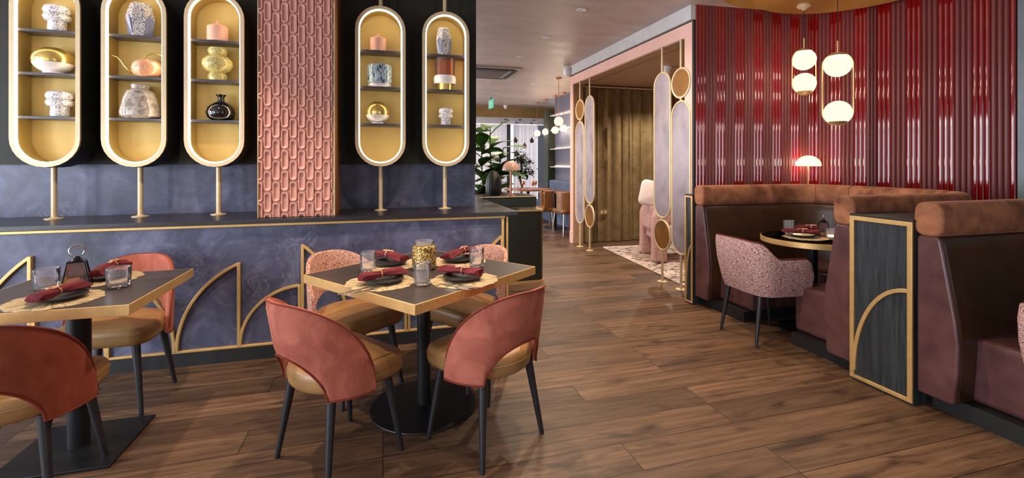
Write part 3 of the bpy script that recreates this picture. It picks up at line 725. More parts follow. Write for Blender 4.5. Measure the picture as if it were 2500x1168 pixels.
def cutlery(label, x, y, rz, kind):
    t = thing(kind, label, kind, (x, y, TZ+0.0002), rz, 'cutlery at the middle table')
    MB().box(-0.1, -0.01, -0.005, 0.005, 0.0065, 0.0095).build('handle', M['steel'], t, bevel=0.0015)
    mb = MB()
    if kind == 'knife': mb.loops([[(-0.01, -0.004, 0.0065), (-0.01, 0.004, 0.0065), (-0.01, 0.004, 0.009), (-0.01, -0.004, 0.009)], [(0.05, -0.008, 0.0065), (0.05, 0.006, 0.0065), (0.05, 0.006, 0.0085), (0.05, -0.008, 0.0085)], [(0.10, 0.003, 0.0065), (0.10, 0.006, 0.0065), (0.10, 0.006, 0.0075), (0.10, 0.003, 0.0075)]]); mb.build('blade', M['steel'], t)
    else:
        mb.box(-0.01, 0.04, -0.004, 0.004, 0.0065, 0.0088); mb.box(0.04, 0.055, -0.012, 0.012, 0.0065, 0.0088)
        for q in (-0.0105, -0.0035, 0.0035, 0.0105): mb.box(0.055, 0.095, q-0.0015, q+0.0015, 0.0068, 0.0085)
        mb.build('tines', M['steel'], t, smooth=False)
def lantern(label, x, y, rz, s=1.0):
    t = thing('candle_lantern', label, 'lantern', (x, y, TZ), rz)
    w0, w1, h = 0.052*s, 0.030*s, 0.122*s
    g = MB(); g.loops([[(sx*(w-0.003), sy*(w-0.003), z) for sx, sy in ((-1, -1), (1, -1), (1, 1), (-1, 1))] for w, z in ((w0, 0.006), (w1, h-0.004), (w1-0.004, h-0.004), (w0-0.004, 0.008))]); g.build('glass_body', M['ribglass'], t, smooth=False)['label'] = 'smoky tapered glass'
    f = MB()
    for sx, sy in ((-1, -1), (1, -1), (1, 1), (-1, 1)): f.cyl((sx*w0, sy*w0, 0.0), (sx*w1, sy*w1, h), 0.0035*s, n=8)
    f.box(-w0-.003, w0+.003, -w0-.003, w0+.003, 0, 0.005); f.box(-w1-.003, w1+.003, -w1-.003, w1+.003, h-0.003, h+0.004)
    f.lathe([(0.0001, h+0.004), (0.022*s, h+0.004), (0.018*s, h+0.014), (0.012*s, h+0.018), (0.012*s, h+0.024), (0.0001, h+0.026)], 18)
    f.build('frame', M['blackgloss'], t, ang=30)
    MB().tube([(0.028*s*cos(2*pi*i/24), 0, h+0.05*s+0.028*s*sin(2*pi*i/24)) for i in range(24)], 0.0036*s, 8, True).build('ring_handle', M['steel'], t)
    MB().lathe([(0.0001, 0.009), (0.018*s, 0.009), (0.018*s, 0.03*s), (0.0001, 0.032*s)], 18).build('candle', M['porcelain'], t)
# middle table
mats = [(-0.01, 2.40, 'straw placemat nearest us on the left of the middle table'), (0.40, 2.335, 'straw placemat on the aisle side edge of the middle table'),
        (0.045, 2.80, 'straw placemat behind the left tumbler, by the slate wall'), (0.435, 2.79, 'straw placemat at the far corner near the cabinet end')]
for x, y, l in mats: placemat(l, x, y, 37, 0.168, 'placemats on the middle table')
for x, y, l in ((0.005, 2.395, 'charcoal plate under the napkin nearest us on the left'), (0.392, 2.345, 'charcoal plate under the napkin on the aisle side'), (0.04, 2.80, 'charcoal plate behind the left tumbler'), (0.445, 2.79, 'charcoal plate behind the right tumbler')):
    plate(l, x, y, 0.098, 'plates on the middle table')
napkin('burgundy napkin in front of the left tumbler, dark open end to the left', 0.0, 2.405, 26, 'napkins on the middle table')
napkin('burgundy napkin on the aisle side, open end towards the right tumbler', 0.388, 2.365, 139, 'napkins on the middle table')
napkin('burgundy napkin behind the left tumbler, sloping down to the gold vase', 0.04, 2.83, -52, 'napkins on the middle table', 0.25, 0.012)
napkin('burgundy napkin behind the gold vase, leaning towards the right tumbler', 0.46, 2.81, 222, 'napkins on the middle table', 0.27, 0.014)
for x, y, l in ((-0.077, 2.648, 'fluted clear tumbler at the left of the middle table'), (0.186, 2.295, 'fluted clear tumbler in front of the gold vase'), (0.516, 2.60, 'fluted clear tumbler at the right of the middle table')):
    tumbler(l, x, y, 0.043, 0.112, 'tumblers on the middle table')
cutlery('steel knife beside the front left placemat', -0.115, 2.262, 37, 'knife'); cutlery('steel fork beside the front left placemat', -0.085, 2.238, 37, 'fork')
cutlery('steel knife beside the aisle side placemat', 0.33, 2.20, 128, 'knife'); cutlery('steel fork beside the aisle side placemat', 0.365, 2.218, 128, 'fork')
t = thing('vase', 'gold mottled mercury glass vase in the centre of the middle table', 'vase', (0.225, 2.645, TZ))
MB().lathe([(0.0001, 0), (0.058, 0), (0.066, 0.008), (0.067, 0.12), (0.062, 0.13), (0.05, 0.136), (0.0001, 0.136)], 40, mod=lambda a, z: 1+0.012*sin(8*a+70*z)+0.01*sin(13*a-90*z)).build('body', M['mottled'], t)
MB().lathe([(0.048, 0.134), (0.052, 0.14), (0.053, 0.158), (0.049, 0.16), (0.046, 0.158), (0.045, 0.137)], 32, mod=lambda a, z: 1+0.03*abs(cos(6*a))).build('rim', M['glass'], t)['label'] = 'clear glass rim'
# lantern table
placemat('straw placemat in front of the lantern, towards the near chair', -1.375, 2.475, 10, 0.168, 'placemats on the lantern table')
placemat('straw placemat behind the lantern, towards the wall chair', -1.385, 2.85, 40, 0.168, 'placemats on the lantern table')
plate('charcoal plate in front of the lantern', -1.362, 2.475, 0.1, 'plates on the lantern table'); plate('charcoal plate behind the lantern', -1.375, 2.86, 0.1, 'plates on the lantern table')
napkin('burgundy napkin lying in front of the lantern', -1.352, 2.462, 77, 'napkins on the lantern table')
napkin('burgundy napkin standing tall behind the lantern', -1.37, 2.895, 268, 'napkins on the lantern table', 0.26, 0.018)
tumbler('wide fluted tumbler left of the lantern', -1.535, 2.705, 0.05, 0.098, 'tumblers on the lantern table')
tumbler('wide fluted tumbler right of the lantern', -1.222, 2.65, 0.05, 0.098, 'tumblers on the lantern table')
lantern('smoky glass candle lantern with ring handle on the table by the slate wall', -1.424, 2.72, 20)
# booth table
placemat('straw placemat on the near side of the booth table', 3.25, 2.93, 0, 0.16, 'placemats on the booth table')
plate('charcoal plate on the near side of the booth table', 3.245, 2.95, 0.1, 'plates on the booth table')
placemat('straw placemat deep inside the booth', 3.46, 3.06, 0, 0.15, 'placemats on the booth table'); plate('charcoal plate deep inside the booth', 3.462, 3.08, 0.085, 'plates on the booth table')
napkin('burgundy napkin on the near side of the booth table', 3.245, 2.97, 140, 'napkins on the booth table', 0.24)
napkin('burgundy napkin beside the lantern of the booth table', 3.465, 3.085, 130, 'napkins on the booth table', 0.22, 0.008)
tumbler('clear tumbler standing behind the napkins on the booth table', 3.30, 3.13, 0.045, 0.112, 'tumblers on the booth table')
lantern('slim black framed lantern on the round booth table', 3.44, 2.935, 40, 0.95)
tumbler('clear glass with a lit tealight on the booth table', 3.365, 2.80, 0.045, 0.085, None, True)

# ------------------------------------------------------------------ booths
def booth(label, y_far, y_near, group):
    t = thing('booth', label, 'booth seat', (2.88, (y_far+y_near)/2, 0), 0, group); oy = (y_far+y_near)/2; ox = 2.88
    def U(x0, xm, ya, yb, r):
        return [(x0-ox, ya-oy)]+[(x0-ox+(xm-r-x0)*k/4, ya-oy) for k in range(1, 4)]+[(px-ox, py-oy) for px, py in arc(xm-r, ya-r, r, 90, 0, 10)]+[(px-ox, py-oy) for px, py in arc(xm-r, yb+r, r, 0, -90, 10)]+[(x0-ox+(xm-r-x0)*k/4, yb-oy) for k in range(3, 0, -1)]+[(x0-ox, yb-oy)]
    mid = U(2.87, 4.21, y_far, y_near, 0.42)
    prof = [(0.055, 0.085), (0.055, 0.93), (0.048, 0.95), (-0.045, 0.95), (-0.058, 0.935), (-0.068, 0.88), (-0.095, 0.72), (-0.128, 0.52), (-0.14, 0.4), (-0.134, 0.25), (-0.12, 0.10), (-0.108, 0.085)]
    sweep(MB(), mid, prof).build('backrest', M['brownhide'], t, ang=50, bevel=0.012)
    # upholstered arm facings at both open ends
    for sgn, yy in ((1, y_far), (-1, y_near)):
        pr = [(yy-oy+sgn*o, z) for o, z in prof]
        MB().prismx(pr, -0.035, -0.0105).build('arm_facing', M['oxblood'], t, bevel=0.012)['label'] = 'oxblood leather arm facing'
    sg = lambda v, e: (abs(v)**e)*(1 if v >= 0 else -1)
    roll = [(0.071*sg(cos(2*pi*i/24), 0.62), 1.042+0.094*sg(sin(2*pi*i/24), 0.62)) for i in range(24)]
    rm = U(2.845, 4.21, y_far, y_near, 0.42)
    roll.reverse(); r_ = sweep(MB(), rm, roll).build('head_roll', M['rollvelvet'], t, ang=60, bevel=0.015)
    sm = MB()
    for q in (9, 14, 19): 
        a = offset_path(rm, 0.0); c = a[q]; tdir = (Vector(rm[q+1])-Vector(rm[q-1])).normalized(); nn = Vector((-tdir.y, tdir.x))
        sm.tube([(c[0]+nn.x*o*1.02, c[1]+nn.y*o*1.02, 1.042+(z-1.042)*1.01) for o, z in roll], 0.002, 5, True)
    sm.build('roll_seam', M['velvetdark'], r_)
    out = U(2.985, 4.21-0.10, y_far-0.10, y_near+0.10, 0.36); inn = U(2.985, 4.21-0.62, y_far-0.50, y_near+0.50, 0.17)
    sb = MB().prism(out+inn[::-1], 0.09, 0.43); sb.build('seat', M['oxblood'], t, bevel=0.03)
    po = U(2.93, 4.2, y_far+0.03, y_near-0.03, 0.42); pi_ = U(2.93, 3.62, y_far-0.47, y_near+0.47, 0.17)
    MB().prism(po+pi_[::-1], 0.0, 0.09).build('plinth', M['skirt'], t, smooth=False)
    return t
booth('horseshoe leather booth with cognac velvet roll in front of the red wall', 3.70, 2.29, 'leather booths')
booth('leather booth with cognac velvet roll at the picture edge, nearest us', 1.81, 0.40, 'leather booths')
def end_panel(label, y0, y1, z1, x1, arc_right=True):
    t = thing('divider_panel', label, 'booth divider', (2.82, (y0+y1)/2, 0), 0, 'black ash booth ends'); w = (y1-y0)/2
    MB().box(0.012, x1-2.82, -w, w, 0.0, z1-0.004).build('panel', M['panelwood'], t, smooth=False)
    MB().box(0.004, x1-2.82, -w-0.004, w+0.004, z1-0.004, z1+0.01).build('cap', M['skirt'], t, bevel=0.002)
    b = 0.026 if w > 0.1 else 0.016; fr = MB(); fr.box(0, 0.02, -w, -w+b, 0.012, z1-0.004); fr.box(0, 0.02, w-b, w, 0.012, z1-0.004); fr.box(0, 0.02, -w+b, w-b, z1-0.004-b, z1-0.004); fr.box(0, 0.02, -w+b, w-b, 0.012, 0.012+b*0.8)
    fr.build('frame', M['brass'], t, bevel=0.002)
    # quarter arc: springs from the lower far edge, meets the near edge
    R = (2*w-b*1.5); H = 0.57 if w > 0.1 else 0.50
    pts = [(w-b*0.9-R*(1-cos(pi/2*i/18)), 0.06+H*sin(pi/2*i/18)) for i in range(19)]
    A = offset_path(pts, 0.011 if w > 0.1 else 0.007); B = offset_path(pts, -0.011 if w > 0.1 else -0.007)
    mb = MB().loops([[(0.001, a[0], a[1]), (0.001, c[0], c[1]), (0.016, c[0], c[1]), (0.016, a[0], a[1])] for a, c in zip(A, B)])
    mb.build('arc_trim', M['brass'], t, bevel=0.002, ang=50)
    return t
end_panel('tall black ash panel with brass frame and arc, dividing the two booths', 1.872, 2.228, 1.022, 3.25)
end_panel('narrow black ash end panel with brass frame beside the pink portal', 3.765, 3.875, 1.035, 3.1)

# ------------------------------------------------------------------ red fluted wall
def fluted(path, z0, z1, w=0.0375, dep=0.013, start=0):
    mb = MB(); k = start; line = []; mi = []
    for (ax, ay), (bx, by) in zip(path[:-1], path[1:]):
        L = sqrt((bx-ax)**2+(by-ay)**2); n = max(1, round(L/w)); ux, uy = (bx-ax)/L, (by-ay)/L; nx, ny = uy, -ux
        for i in range(n):
            for q in range(8):
                u = (i+q/8.0)/n; h = dep*(sin(pi*q/8.0)**0.6 if q else 0)
                line.append((ax+(bx-ax)*u+nx*h, ay+(by-ay)*u+ny*h)); mi.append(0 if (k//3) % 2 == 0 else 1)
            k += 1
        
    line.append(path[-1])
    V = [(x, y, z0) for x, y in line]+[(x, y, z1) for x, y in line]; N = len(line)
    mb.v = V
    for i in range(N-1): mb.f.append([i, i+1, N+i+1, N+i]); mb.mi.append(mi[i])
    b = mb.v; o = len(b)
    # thick back
    bk = offset_path(path, 0.05); o = len(mb.v)
    mb.v += [(x, y, z0) for x, y in bk]+[(x, y, z1) for x, y in bk]; K = len(bk)
    for i in range(K-1): mb.f.append([o+i+1, o+i, o+K+i, o+K+i+1]); mb.mi.append(1)
    mb.f.append([0, N, o+K, o]); mb.mi.append(1); mb.f.append([N-1, o+K-1, o+2*K-1, 2*N-1]); mb.mi.append(1)
    return mb
RW = [(3.075, 4.045), (4.50, 3.945), (4.625, 3.475), (4.715, 3.445), (5.10, 2.59)]
struct('wall_red', fluted(RW, 0, CEIL).build('wall_red', mats=[M['redgloss'], M['redmatt']], ang=50), 'red and plum fluted tile wall')
st('wall_right', MB().prism([(5.10, 2.585), (6.2, 0.2), (6.2, -3.7), (6.35, -3.7), (6.35, 0.25), (5.25, 2.65)], 0, CEIL), M['greymarble'], 'grey marble wall beyond the red tiles', smooth=False)
st('trim_1', MB().prism(arc(3.87, 3.0, 0.78, 0, 355, 71), 2.862, 2.905), M['golddisc'], 'large gold leaf ceiling disc above the booth', ang=30)
st('trim_2', MB().prism(arc(3.58, 3.06, 0.80, 0, 355, 71), 2.905, CEIL+0.01), M['golddisc'], 'second gold leaf ceiling disc tucked above the first', ang=30)
st('wall_corner_ledge', MB().prism([(3.98, 3.965), (4.46, 3.93), (4.58, 3.5), (4.33, 3.42), (4.20, 3.70)], 0.0, 1.05), M['skirt'], 'dark corner ledge behind the booth roll', smooth=False)
def mushroom(name, label, x, y, z, r, h, hd, stem, shade, base):
    t = thing(name, label, 'lamp', (x, y, z))
    MB().lathe([(0.0001, 0), (0.055, 0), (0.055, 0.008), (0.02, 0.016), (0.0001, 0.018)], 28).build('base', base, t)
    MB().cyl((0, 0, 0.016), (0, 0, h-hd*0.5), stem, n=16).build('stem', base, t)
    n = 10; P = [(max(0.0001, r*cos(pi/2*i/n)), h-hd+hd*sin(pi/2*i/n)) for i in range(n+1)]
    MB().lathe([(r*0.97, h-hd-0.004)]+P+[(max(0.0001, q*0.95), z_-0.006) for q, z_ in P[::-1]][1:]+[(r*0.93, h-hd-0.004)], 40).build('shade', shade, t)
    return t
mushroom('mushroom_lamp', 'lit dome table lamp glowing against the red fluted wall', 4.27, 3.815, 1.051, 0.117, 0.372, 0.105, 0.006, M['dome'], M['brass'])

# capsule pendants
def pendant(label, x, y, ztop, zg1, zg2, zbot, rg, cz=2.862, rz=0):
    t = thing('pendant_light', label, 'pendant lamp', (x, y, 0), rz, 'double globe brass pendants')
    MB().lathe([(0.0001, cz), (0.06, cz), (0.062, cz-0.012), (0.045, cz-0.03), (0.02, cz-0.038), (0.012, cz-0.05), (0.0001, cz-0.05)], 28).build('ceiling_rose', M['brassdull'], t)
    MB().cyl((0, 0, cz-0.045), (0, 0, ztop+0.09), 0.003, n=8).build('cord', M['blackmetal'], t)
    MB().cyl((0, 0, ztop+0.10), (0, 0, ztop-0.01), 0.007, n=12).build('cord_grip', M['brass'], t)
    w = rg*2+0.012; P = stadium(w, zbot, ztop, 16); MB().tube([(px, 0, pz) for px, pz in P], 0.0055, 8, True).build('frame', M['brass'], t)
    for zg, up in ((zg1, 1), (zg2, -1)):
        MB().sphere((0, 0, zg), rg, 0.96, 32, 20).build('globe', M['globe'], t)
        MB().lathe([(rg*0.62*1.02, zg+up*rg*0.755), (rg*0.45, zg+up*rg*0.88), (rg*0.2, zg+up*rg*0.965), (0.0001, zg+up*rg*0.985), (0.0001, zg+up*(rg+0.004)), (rg*0.25, zg+up*rg*0.99), (rg*0.48, zg+up*rg*0.91), (rg*0.66, zg+up*rg*0.765)], 28).build('cap', M['brass'], t)
    return t
pendant('shorter double globe brass pendant, hanging deeper in the booth corner', 3.90, 3.53, 2.445, 2.338, 2.11, 2.0, 0.104, rz=-20)
pendant('taller double globe brass pendant, globes set far apart, nearer to us', 3.78, 3.09, 2.30, 2.19, 1.782, 1.672, 0.105, rz=-45)

# ------------------------------------------------------------------ pink portal and lounge behind it
PX = 3.05
pf = MB(); pf.prismx([(4.07, 0), (4.07, 2.795), (7.27, 2.795), (7.27, 0), (7.15, 0), (7.15, 2.66), (4.19, 2.66), (4.19, 0)], PX, PX+0.14)
P_ = st('wall_portal', pf, M['pinkframe'], 'dusty pink square portal frame into the lounge', smooth=False)
rv = MB(); rv.prismx([(4.19, 0), (4.19, 2.66), (7.15, 2.66), (7.15, 0), (7.14, 0), (7.14, 2.65), (4.20, 2.65), (4.20, 0)], PX+0.012, PX+0.18)
st('reveal', rv, M['tanpaint'], parent=P_, smooth=False)['label'] = 'tan inner reveal'
st('base_block', MB().box(PX-0.008, PX+0.1, 7.145, 7.275, 0, 0.2), M['pinkframe'], parent=P_, bevel=0.004)
st('trim_3', MB().box(PX-0.03, PX+0.2, 4.045, 7.30, 2.81, CEIL), M['greybeam'], 'pale grey beam above the pink portal', smooth=False)
st('trim_4', MB().box(PX+0.005, PX+0.19, 4.05, 7.29, 2.794, 2.811), M['shadowgap'], 'dark shadow gap under the grey beam', smooth=False)
st('wall_portal_return', MB().box(PX+0.003, PX+0.10, 4.048, 4.0695, 0, 2.81), M['shadowgap'], 'dark edge between portal and red wall', smooth=False)
st('wall_lounge_far', MB().box(PX+0.14, 5.8, 7.29, 7.4, 0, CEIL), M['tanpaint'], 'tan lounge wall behind the curtain', smooth=False)
st('wall_lounge_side', MB().box(5.7, 5.8, 4.16, 7.29, 0, CEIL), M['tanpaint'], 'tan side wall of the lounge', smooth=False)
st('wall_lounge_front', MB().box(PX+0.145, 5.8, 4.10, 4.16, 0, CEIL), M['tanpaint'], 'back of the red tiled wall inside the lounge', smooth=False)
st('ceiling_lounge', MB().box(PX+0.14, 5.8, 4.1, 7.4, 2.665, 2.70), M['tanpaint'], 'tan lowered lounge ceiling', smooth=False)
def drape(label, x0, x1, y, z0, z1, per, amp, group):
    n = int((x1-x0)/per*12); L = []
    for i in range(n+1):
        x = x0+(x1-x0)*i/n; ph = 2*pi*(x-x0)/per; L.append((x+0.018*sin(2*ph), y+amp*sin(ph)+0.25*amp*sin(2.3*ph+1)))
    mb = MB(); R = [[(px, py, z0), (px, py, z1), (px, py+0.008, z1), (px, py+0.008, z0)] for px, py in L]; mb.loops(R)
    o = mb.build('curtain', M['curtain'], ang=80); tag(o, label, 'curtain', group); return o
drape('floor length olive brown velvet curtain across the lounge', 3.50, 5.6, 7.15, 0.01, 2.60, 0.21, 0.045, 'lounge curtains')
drape('narrow gathered curtain edge beside the left jamb of the lounge', 3.24, 3.47, 7.14, 0.01, 2.61, 0.075, 0.03, 'lounge curtains')
MBr = MB().box(3.22, 5.65, 7.15, 7.19, 2.615, 2.645).build('curtain_track', M['brassdull'], bevel=0.004); tag(MBr, 'slim track holding the lounge curtain', 'curtain rail')
# screens: slim poles with mirrored capsules
def screen(label, y, parts, w, rz=0):
    t = thing('glass_screen', label, 'decorative screen', (PX, y, 0), 90, 'brass pole screens in the portal')
    zs = sorted([p[0] for p in parts]+[p[1] for p in parts])
    edges = [0.0]+zs+[2.652]
    po = None
    for i in range(0, len(edges), 2):
        pp = MB().cyl((0, 0, edges[i]+(0.004 if i == 0 else -0.004)), (0, 0, edges[i+1]+(0.004 if i+2 < len(edges) else 0)), 0.0135, n=14).build('pole', M['brassdull'], t); po = po or pp
    MB().lathe([(0.0001, 0), (0.055, 0), (0.055, 0.006), (0.02, 0.01), (0.0001, 0.011)], 26).build('foot', M['brassdull'], po)
    for z0, z1, kind in parts:
        if kind == 'oval': P = [(w*0.5*cos(2*pi*i/36), (z0+z1)/2+(z1-z0)/2*sin(2*pi*i/36)) for i in range(36)]
        else: P = stadium(w, z0, z1, 16)
        fr = MB().tube([(px, 0, pz) for px, pz in P], 0.013, 8, True).build('oval_frame' if kind == 'oval' else 'capsule_frame', M['brassdull'], t)
        cz = (z0+z1)/2; Q = [(px*0.96, cz+(pz-cz)*0.985) for px, pz in P]
        g = MB().prismy(Q, -0.004, 0.004).build('glass_panel', M['amberglass'] if kind == 'oval' else M['mirror'], fr, ang=30); g['label'] = 'amber glass' if kind == 'oval' else 'smoky mirrored glass'
    return t
LO = [(0.36, 0.695, 'oval'), (0.725, 2.365, 'capsule')]; HI = [(0.375, 2.0, 'capsule'), (2.04, 2.35, 'oval')]
screen('brass screen nearest the red wall jamb, amber oval at the top', 4.25, HI, 0.31)
screen('brass screen second from the red wall jamb, amber oval at the bottom', 4.592, LO, 0.31)
screen('brass screen with low amber oval at the far end of the portal', 6.50, LO, 0.31)
screen('brass screen with high amber oval closest to the far pink jamb', 6.86, HI, 0.31)
rg = MB().prism([(3.14, 4.25), (5.3, 4.05), (5.5, 6.5), (3.37, 6.68)], 0.0005, 0.011); ro = rg.build('rug', M['rug'], smooth=False); tag(ro, 'cream and black abstract rug on the lounge floor', 'rug')
bd = offset_path([(3.14, 4.25), (5.3, 4.05), (5.5, 6.5), (3.37, 6.68)], 0.0, True); MB().tube([(x, y, 0.008) for x, y in bd], 0.008, 6, True).build('binding', M['rugedge'], ro)
t = thing('lounge_chair', 'pale pink boucle chair with arched side on the lounge rug', 'armchair', (3.91, 5.66, 0.011), -16)
ab = MB()
A_ = [(-0.36, 0), (-0.36, 0.60), (-0.33, 0.70), (-0.25, 0.76), (0.25, 0.76), (0.33, 0.70), (0.36, 0.60), (0.36, 0), (0.21, 0), (0.21, 0.40), (0.16, 0.50), (0.08, 0.54), (-0.08, 0.54), (-0.14, 0.50), (-0.17, 0.40), (-0.17, 0)]
ab.prismy(A_, -0.37, -0.19); ab.build('arched_side', M['boucle'], t, bevel=0.05, ang=60)
MB().prismy(A_, 0.25, 0.40).build('arched_side', M['boucle'], t, bevel=0.05, ang=60)
MB().box(-0.30, 0.33, -0.19, 0.25, 0.26, 0.44).build('seat', M['boucle'], t, bevel=0.05)
MB().box(-0.36, -0.2, -0.19, 0.25, 0.40, 0.76).build('backrest', M['boucle'], t, bevel=0.05)
cu = MB().pad(rr(0.40, 0.36, 0.07, 6), -0.06, 0.06, 0.055, 0.03); co = cu.build('cushion', M['cushion'], ang=80); co.location = (3.62, 5.64, 0.91); co.rotation_euler = (radians(80), radians(12), radians(-25)); tag(co, 'cream cushion propped on the pink boucle chair', 'cushion')
ct = thing('side_table', 'small brass side table behind the pole screens', 'table', (4.30, 4.98, 0.011))
MB().lathe([(0.0001, 0.5), (0.2, 0.5), (0.2, 0.52), (0.0001, 0.52)], 36).build('top', M['brass'], ct, ang=30); MB().cyl((0, 0, 0.01), (0, 0, 0.5), 0.018).build('stem', M['brass'], ct); MB().lathe([(0.0001, 0), (0.13, 0), (0.13, 0.012), (0.0001, 0.014)], 30).build('base', M['brass'], ct)
def domecam(label, x, y, z, s=1.0, cat='camera', nm='security_camera', group=None):
    t = thing(nm, label, cat, (x, y, z), 0, group)
    MB().lathe([(0.0001, 0), (0.07*s, 0), (0.07*s, -0.03*s), (0.05*s, -0.036*s), (0.0001, -0.036*s)], 26).build('base', M['white'], t)
    MB().lathe([(0.052*s, -0.034*s), (0.058*s, -0.055*s), (0.05*s, -0.085*s), (0.03*s, -0.11*s), (0.0001, -0.118*s)], 26).build('dome', M['white'], t); return t
domecam('white dome camera on the lounge ceiling behind the pole screens', 3.75, 5.55, 2.665, 1.0)
dc = thing('security_camera', 'white dome camera fixed to the end of the grey beam', 'camera', (2.98, 7.22, 2.90))
MB().box(0.0, 0.045, -0.03, 0.03, -0.03, 0.03).build('bracket', M['shadowgap'], dc); MB().lathe([(0.0001, 0.03), (0.06, 0.03), (0.072, 0.0), (0.07, -0.06), (0.045, -0.10), (0.02, -0.12), (0.0001, -0.122)], 26).build('dome', M['white'], dc)
so = MB().box(-0.075, 0.075, -0.012, 0, -0.045, 0.045).build('wall_socket', M['curtain'], bevel=0.003); so.location = (3.56, 7.06, 0.52); tag(so, 'double wall socket low beside the lounge curtain', 'socket')
sk = MB(); 
for q in (-0.035, 0.035): sk.box(q-0.02, q+0.02, -0.014, -0.011, -0.02, 0.02)
sk.build('outlet', M['brassdull'], so, smooth=False)

# ------------------------------------------------------------------ far dining area
gu = thing('service_cabinet', 'dark green lacquer cabinet with brass edges at the end of the slate wall', 'cabinet', (1.4, 5.0, 0))
def rcorner(x0, x1, y0, y1, r): return [(x0, y1), (x0, y0)]+arc(x1-r, y0+r, r, -90, 0, 8)+[(x1, y1)]
MB().prism(rcorner(-0.37, 0.36, -0.055, 0.33, 0.07), 0.025, 0.80).build('body', M['greenpanel'], gu, ang=30)
MB().prism(rcorner(-0.37, 0.365, -0.06, 0.33, 0.075), 0.80, 0.818).build('top_edge', M['brass'], gu, ang=30)
MB().prism(rcorner(-0.37, 0.352, -0.047, 0.33, 0.065), 0.818, 0.8195).build('top', M['greenpanel'], gu, ang=30)
MB().prism(rcorner(-0.37, 0.368, -0.063, 0.33, 0.075), 0.0, 0.025).build('foot_edge', M['brass'], gu, ang=30)
pl = thing('planter_box', 'raised dark planter with brass rim behind the green cabinet', 'planter', (1.5, 5.47, 0))
MB().box(-0.42, 0.30, -0.13, 0.45, 0.0, 0.93).build('body', M['greenpanel'], pl, bevel=0.01); MB().box(-0.425, 0.305, -0.135, 0.455, 0.93, 0.941).build('rim', M['brassdull'], pl, bevel=0.003); MB().box(-0.41, 0.29, -0.12, 0.44, 0.9405, 0.9425).build('infill', M['soil'], pl, smooth=False)
mushroom('mushroom_lamp', 'blush mushroom lamp standing on the dark planter', 1.50, 5.42, 0.943, 0.107, 0.425, 0.112, 0.013, M['domeoff'], M['copper'])
# plants
def leafblade(L, W, droop, n=7):
    V = []; F = []
    for i in range(n+1):
        u = i/n; w = W*(sin(pi*min(1, u*0.92+0.06))**0.8)*(0.75+0.5*u); x = L*u; z = -droop*u*u*L
        V += [(x, -w/2, z+0.06*W), (x, 0, z), (x, w/2, z+0.06*W)]
    for i in range(n):
        a = 3*i; F += [(a, a+1, a+4, a+3), (a+1, a+2, a+5, a+4)]
    return V, F
def place_leaf(mb, pos, yaw, pitch, L, W, droop=0.35, roll=0.0):
    V, F = leafblade(L, W, droop); m = Matrix.Translation(pos) @ Matrix.Rotation(yaw, 4, 'Z') @ Matrix.Rotation(-pitch, 4, 'Y') @ Matrix.Rotation(roll, 4, 'X')
    V2 = [tuple(m @ Vector(v)) for v in V]; up = (m.to_3x3() @ Vector((0, 0, 0.0015)))
    n = len(V2); mb.add(V2+[tuple(Vector(v)-up) for v in V2], list(F)+[tuple(i+n for i in reversed(f)) for f in F])
rnd = random.Random(3)
fp = thing('fiddle_leaf_fig', 'tall fiddle leaf fig with big glossy leaves behind the ledge end', 'plant', (1.46, 6.45, 0))
MB().lathe([(0.0001, 0), (0.15, 0), (0.19, 0.3), (0.2, 0.62), (0.18, 0.62), (0.17, 0.58), (0.0001, 0.58)], 28).build('pot', M['pot'], fp)
MB().lathe([(0.0001, 0.585), (0.17, 0.585), (0.0001, 0.60)], 20).build('soil', M['soil'], fp)
sm = MB(); lv = MB()
for k, (bx, by, tx, ty, tz) in enumerate(((0, 0, 0.02, -0.06, 1.86), (0.03, 0.02, 0.22, 0.0, 1.55), (-0.03, 0.0, -0.12, -0.02, 1.62), (0.0, -0.03, 0.10, -0.12, 1.25))):
    pts = [(bx+(tx-bx)*u+0.02*sin(5*u+k), by+(ty-by)*u+0.02*cos(4*u+k), 0.59+(tz-0.59)*u) for u in [i/8 for i in range(9)]]
    sm.tube(pts, lambda q: 0.012-0.006*q, 6)
    m = 16 if k < 3 else 12
    for i in range(m):
        u = 0.22+0.78*i/(m-1); p = pts[min(8, int(u*8))]; q = pts[min(8, int(u*8)+1)]; f = u*8-int(u*8)
        pos = tuple(p[j]+(q[j]-p[j])*f for j in range(3)); yaw = i*2.4+k+rnd.uniform(-.3, .3); L = rnd.uniform(0.24, 0.36)
        place_leaf(lv, pos, yaw, rnd.uniform(0.2, 0.9), L, L*0.62, rnd.uniform(0.2, 0.6), rnd.uniform(-0.5, 0.5))
sm.build('stem', M['bark'], fp); lv.build('leaves', M['leaf'], fp)
p2 = thing('potted_plant', 'low bushy plant with dark leaves beside the planter', 'plant', (1.27, 6.13, 0))
MB().lathe([(0.0001, 0), (0.10, 0), (0.13, 0.3), (0.145, 0.80), (0.13, 0.80), (0.125, 0.76), (0.0001, 0.76)], 24, mod=lambda a, z: 1+0.03*sin(24*a)).build('pot', M['pot'], p2)
lv = MB()
for i in range(46):
    a = i*2.39; rr_ = 0.10*sqrt((i % 23)/23.0); L = rnd.uniform(0.13, 0.22); place_leaf(lv, (rr_*cos(a), rr_*sin(a), 0.77+rnd.uniform(0, 0.22)), a, rnd.uniform(0.1, 1.2), L, L*0.45, 0.5)
lv.build('leaves', M['leafdark'], p2)
dv = thing('floor_vase', 'dark ribbed bell shaped vase next to the blush lamp', 'vase', (1.33, 5.62, 0.943))
